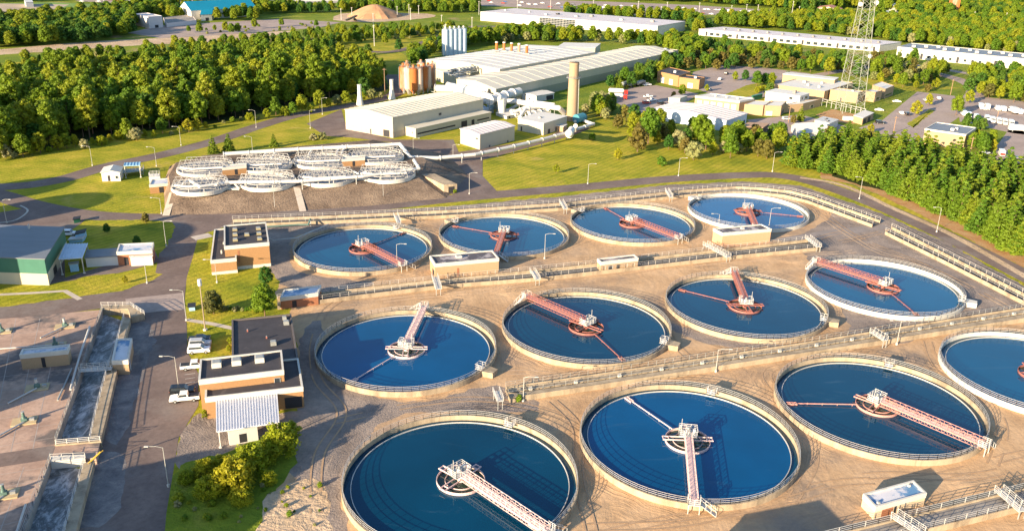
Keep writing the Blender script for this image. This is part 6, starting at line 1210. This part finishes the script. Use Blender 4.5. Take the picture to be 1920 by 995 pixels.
# town trees
for pix, sp, ks, s, l in (([(1140, 165), (1200, 135), (1250, 120), (1290, 128), (1240, 150), (1170, 172)], 8, ['dark', 'broad', 'pine'], (.6, .9), 'tree between the factory wall and the truck yard'),
    ([(1290, 135), (1440, 130), (1620, 150), (1600, 120), (1400, 95), (1310, 88), (1270, 95), (1275, 125)], 10, ['broad', 'dark', 'olive'], (.6, .95), 'tree in the belt in front of the long office block'),
    ([(1620, 150), (1760, 158), (1780, 135), (1700, 118), (1630, 112)], 10, ['broad', 'olive', 'pine', 'pale'], (.6, .95), 'tree between the two office blocks'),
    ([(1640, 150), (1780, 163), (1775, 178), (1700, 172), (1650, 162)], 11, ['olive', 'broad', 'bright'], (.5, .8), 'tree on the lawn behind the brick complex'),
    ([(1440, 190), (1470, 165), (1500, 150), (1460, 148), (1410, 172)], 11, ['broad', 'bright', 'dark'], (.4, .65), 'tree between the car park and the brick complex'),
    ([(1560, 250), (1640, 268), (1690, 285), (1600, 285), (1530, 262)], 9, ['pine', 'broad', 'olive'], (.5, .8), 'tree behind the pine row near the marquee'),
    ([(1800, 178), (1960, 205), (1970, 150), (1860, 140), (1810, 150)], 10, ['olive', 'dark', 'broad'], (.6, 1.0), 'tree behind the van park'),
    ([(1820, 258), (1870, 275), (1860, 290), (1815, 290)], 6, ['broad', 'bright'], (.5, .75), 'tree beside the tan windowless building'),
    ([(1800, 230), (1850, 242), (1840, 250), (1790, 240)], 6, ['dark', 'broad'], (.4, .6), 'tree in front of the near van row'),
    ([(1085, 215), (1130, 180), (1150, 185), (1165, 212), (1120, 222)], 8, ['pale', 'broad', 'pale'], (.55, .8), 'pale bush between the chimney and the truck yard'),
    ([(1225, 190), (1290, 178), (1300, 190), (1240, 200)], 8, ['broad', 'olive'], (.4, .6), 'small tree in front of the brick garage')):
    for p in scatter(pix, sp): tree(ks[rng.integers(len(ks))], p, rng.uniform(*s), 'town_tree', l, l.replace('tree', 'trees', 1).replace('pale bush', 'pale bushes', 1))
for x, y, k, s, l in ((1325, 172, 'bright', .5, 'bright tree at the right corner of the brick garage'), (1378, 152, 'bright', .7, 'small street tree in the car park, leftmost'), (1397, 152, 'dark', .6, 'small dark street tree in the car park'), (1418, 162, 'broad', .7, 'street tree beside the car park exit'), (1434, 160, 'dark', .65, 'darker street tree right of the car park exit'), (1716, 217, 'bright', .9, 'narrow tree on the island of the entrance parking'), (1741, 198, 'bright', .75, 'small tree farther up the entrance parking island'), (1792, 216, 'broad', .8, 'round tree at the van park entrance'), (1816, 194, 'bright', .9, 'yellow-green tree at the road by the van park'), (1632, 249, 'bright', .5, 'round yellow-green bush on the lawn right of the marquee'), (1720, 268, 'bright', .4, 'flat yellowish bush left of the tan windowless building'), (1500, 228, 'pine', .6, 'lone conifer at the service yard'), (1487, 232, 'olive', .45, 'olive tree left of the service yard conifer'), (1838, 165, 'bright', .95, 'large bright green tree at the town road junction'),
    (690, 104, 'dark', .7, 'round tree on the far grass, left one'), (748, 96, 'dark', .75, 'round tree on the far grass, right one'), (722, 84, 'broad', .6, 'tree on the far grass behind the pair'), (760, 160, 'dark', .4, 'dark shrub at the foot of the rusty silos'), (660, 178, 'bright', 1.0, 'bright yellow-green tree at the corner of the left wood'), (683, 182, 'dark', .9, 'dark tree right of the bright yellow-green one')):
    tree(k, G(x, y), s, 'solitary_tree', l, None)
# far woods as masses
def wd(nm, lb, pix, sp, kinds, scl): 
    q = scatter(pix, sp); woodland(nm, lb, q, kinds, scl); print(nm, lb[:30], len(q))
wd('woodland', 'belt of low trees beyond the left wood and the sandy track', [(-60, 140), (0, 128), (150, 108), (330, 92), (560, 72), (640, 62), (700, 60), (860, 56), (880, 66), (790, 70), (760, 76), (690, 78), (640, 90), (640, 118), (520, 112), (380, 104), (200, 112), (0, 146)], 7.5, {'broad': 3, 'shrub': 3, 'pale': 1, 'dark': 1}, (.4, .75))
wd('woodland', 'dark wood at the upper left beyond the sandy track', [(-60, 92), (0, 90), (140, 84), (230, 72), (255, 62), (252, 40), (320, 25), (330, 12), (250, 20), (180, 32), (60, 42), (-60, 52)], 8, {'dark': 4, 'broad': 1}, (.8, 1.15))
wd('woodland', 'tree line in front of the highway left of centre', [(230, 30), (330, 14), (480, 12), (620, 22), (640, 10), (900, 12), (900, 26), (800, 25), (700, 22), (640, 24), (490, 28), (480, 40), (345, 40)], 10, {'dark': 2, 'broad': 2}, (.7, 1.0))
wd('woodland', 'wood between the factory and the huge warehouse', [(770, 118), (800, 98), (870, 72), (1000, 66), (1180, 80), (1290, 82), (1330, 105), (1290, 125), (1240, 92), (1130, 80), (1040, 82), (990, 78), (870, 92), (820, 104), (780, 135)], 8, {'broad': 3, 'dark': 2, 'olive': 1, 'pale': 1}, (.7, 1.0))
wd('woodland', 'tree belt behind the huge warehouse', [(1060, 26), (1290, 34), (1320, 48), (1330, 60), (1290, 66), (1290, 42), (1060, 32)], 9, {'broad': 2, 'dark': 2}, (.7, 1.0))
wd('woodland', 'broad green wood behind the office blocks on the right', [(1340, 40), (1430, 36), (1500, 34), (1640, 36), (1800, 42), (1980, 50), (1990, 112), (1830, 98), (1730, 84), (1680, 82), (1650, 74), (1500, 60), (1340, 50)], 9, {'broad': 4, 'dark': 2, 'bright': 1, 'pale': 1}, (.7, 1.1))
wd('woodland', 'wood beyond the highway at the top of the picture', [(900, -3), (900, -16), (2000, -30), (2020, 40), (1900, 36), (1760, 33), (1700, 30), (1640, 16), (1500, 22), (1440, 16), (1300, 6), (1100, -1)], 12, {'dark': 3, 'broad': 2}, (.9, 1.3))
wd('woodland', 'far trees beyond the field at the top left', [(-80, 8), (400, -6), (900, -10), (900, -25), (-80, -10)], 16, {'dark': 2, 'broad': 2}, (.8, 1.2))
wd('woodland', 'bushes along the far car park', [(300, 62), (420, 54), (600, 44), (660, 48), (600, 54), (420, 66)], 14, {'shrub': 3, 'broad': 1}, (.4, .7))
# ================================================================== LIGHT
w = bpy.data.worlds.new('World'); SC.world = w; w.use_nodes = True; nt = w.node_tree; bg = nt.nodes['Background']
sky = nt.nodes.new('ShaderNodeTexSky'); sky.sky_type = 'NISHITA'; sky.sun_disc = False; sky.sun_elevation = SUN_EL; sky.sun_rotation = math.pi+SUN_AZ; sky.air_density = 1.0; sky.dust_density = .6; sky.ozone_density = 2.5
nt.links.new(sky.outputs[0], bg.inputs[0]); bg.inputs[1].default_value = .10
sl = bpy.data.lights.new('sun', 'SUN'); sl.energy = 5; sl.angle = R(.5); sl.color = (1, .80, .54); so = bpy.data.objects.new('sun', sl); COL.objects.link(so)
dv = Vector((SD.x*math.cos(SUN_EL), SD.y*math.cos(SUN_EL), -math.sin(SUN_EL))); so.rotation_euler = dv.to_track_quat('-Z', 'Y').to_euler(); so.location = (0, 0, 300)
SC.view_settings.view_transform = 'Standard'; SC.view_settings.look = 'None'; SC.view_settings.gamma = 1; SC.view_settings.exposure = 1.55; SC.view_settings.use_curve_mapping = False
SC.cycles.volume_bounces = 0; SC.cycles.max_bounces = 5; SC.cycles.diffuse_bounces = 2; SC.cycles.glossy_bounces = 3; SC.cycles.transmission_bounces = 3
for o in SC.objects:
    for k in ('_o', '_r'):
        if k in o: del o[k]
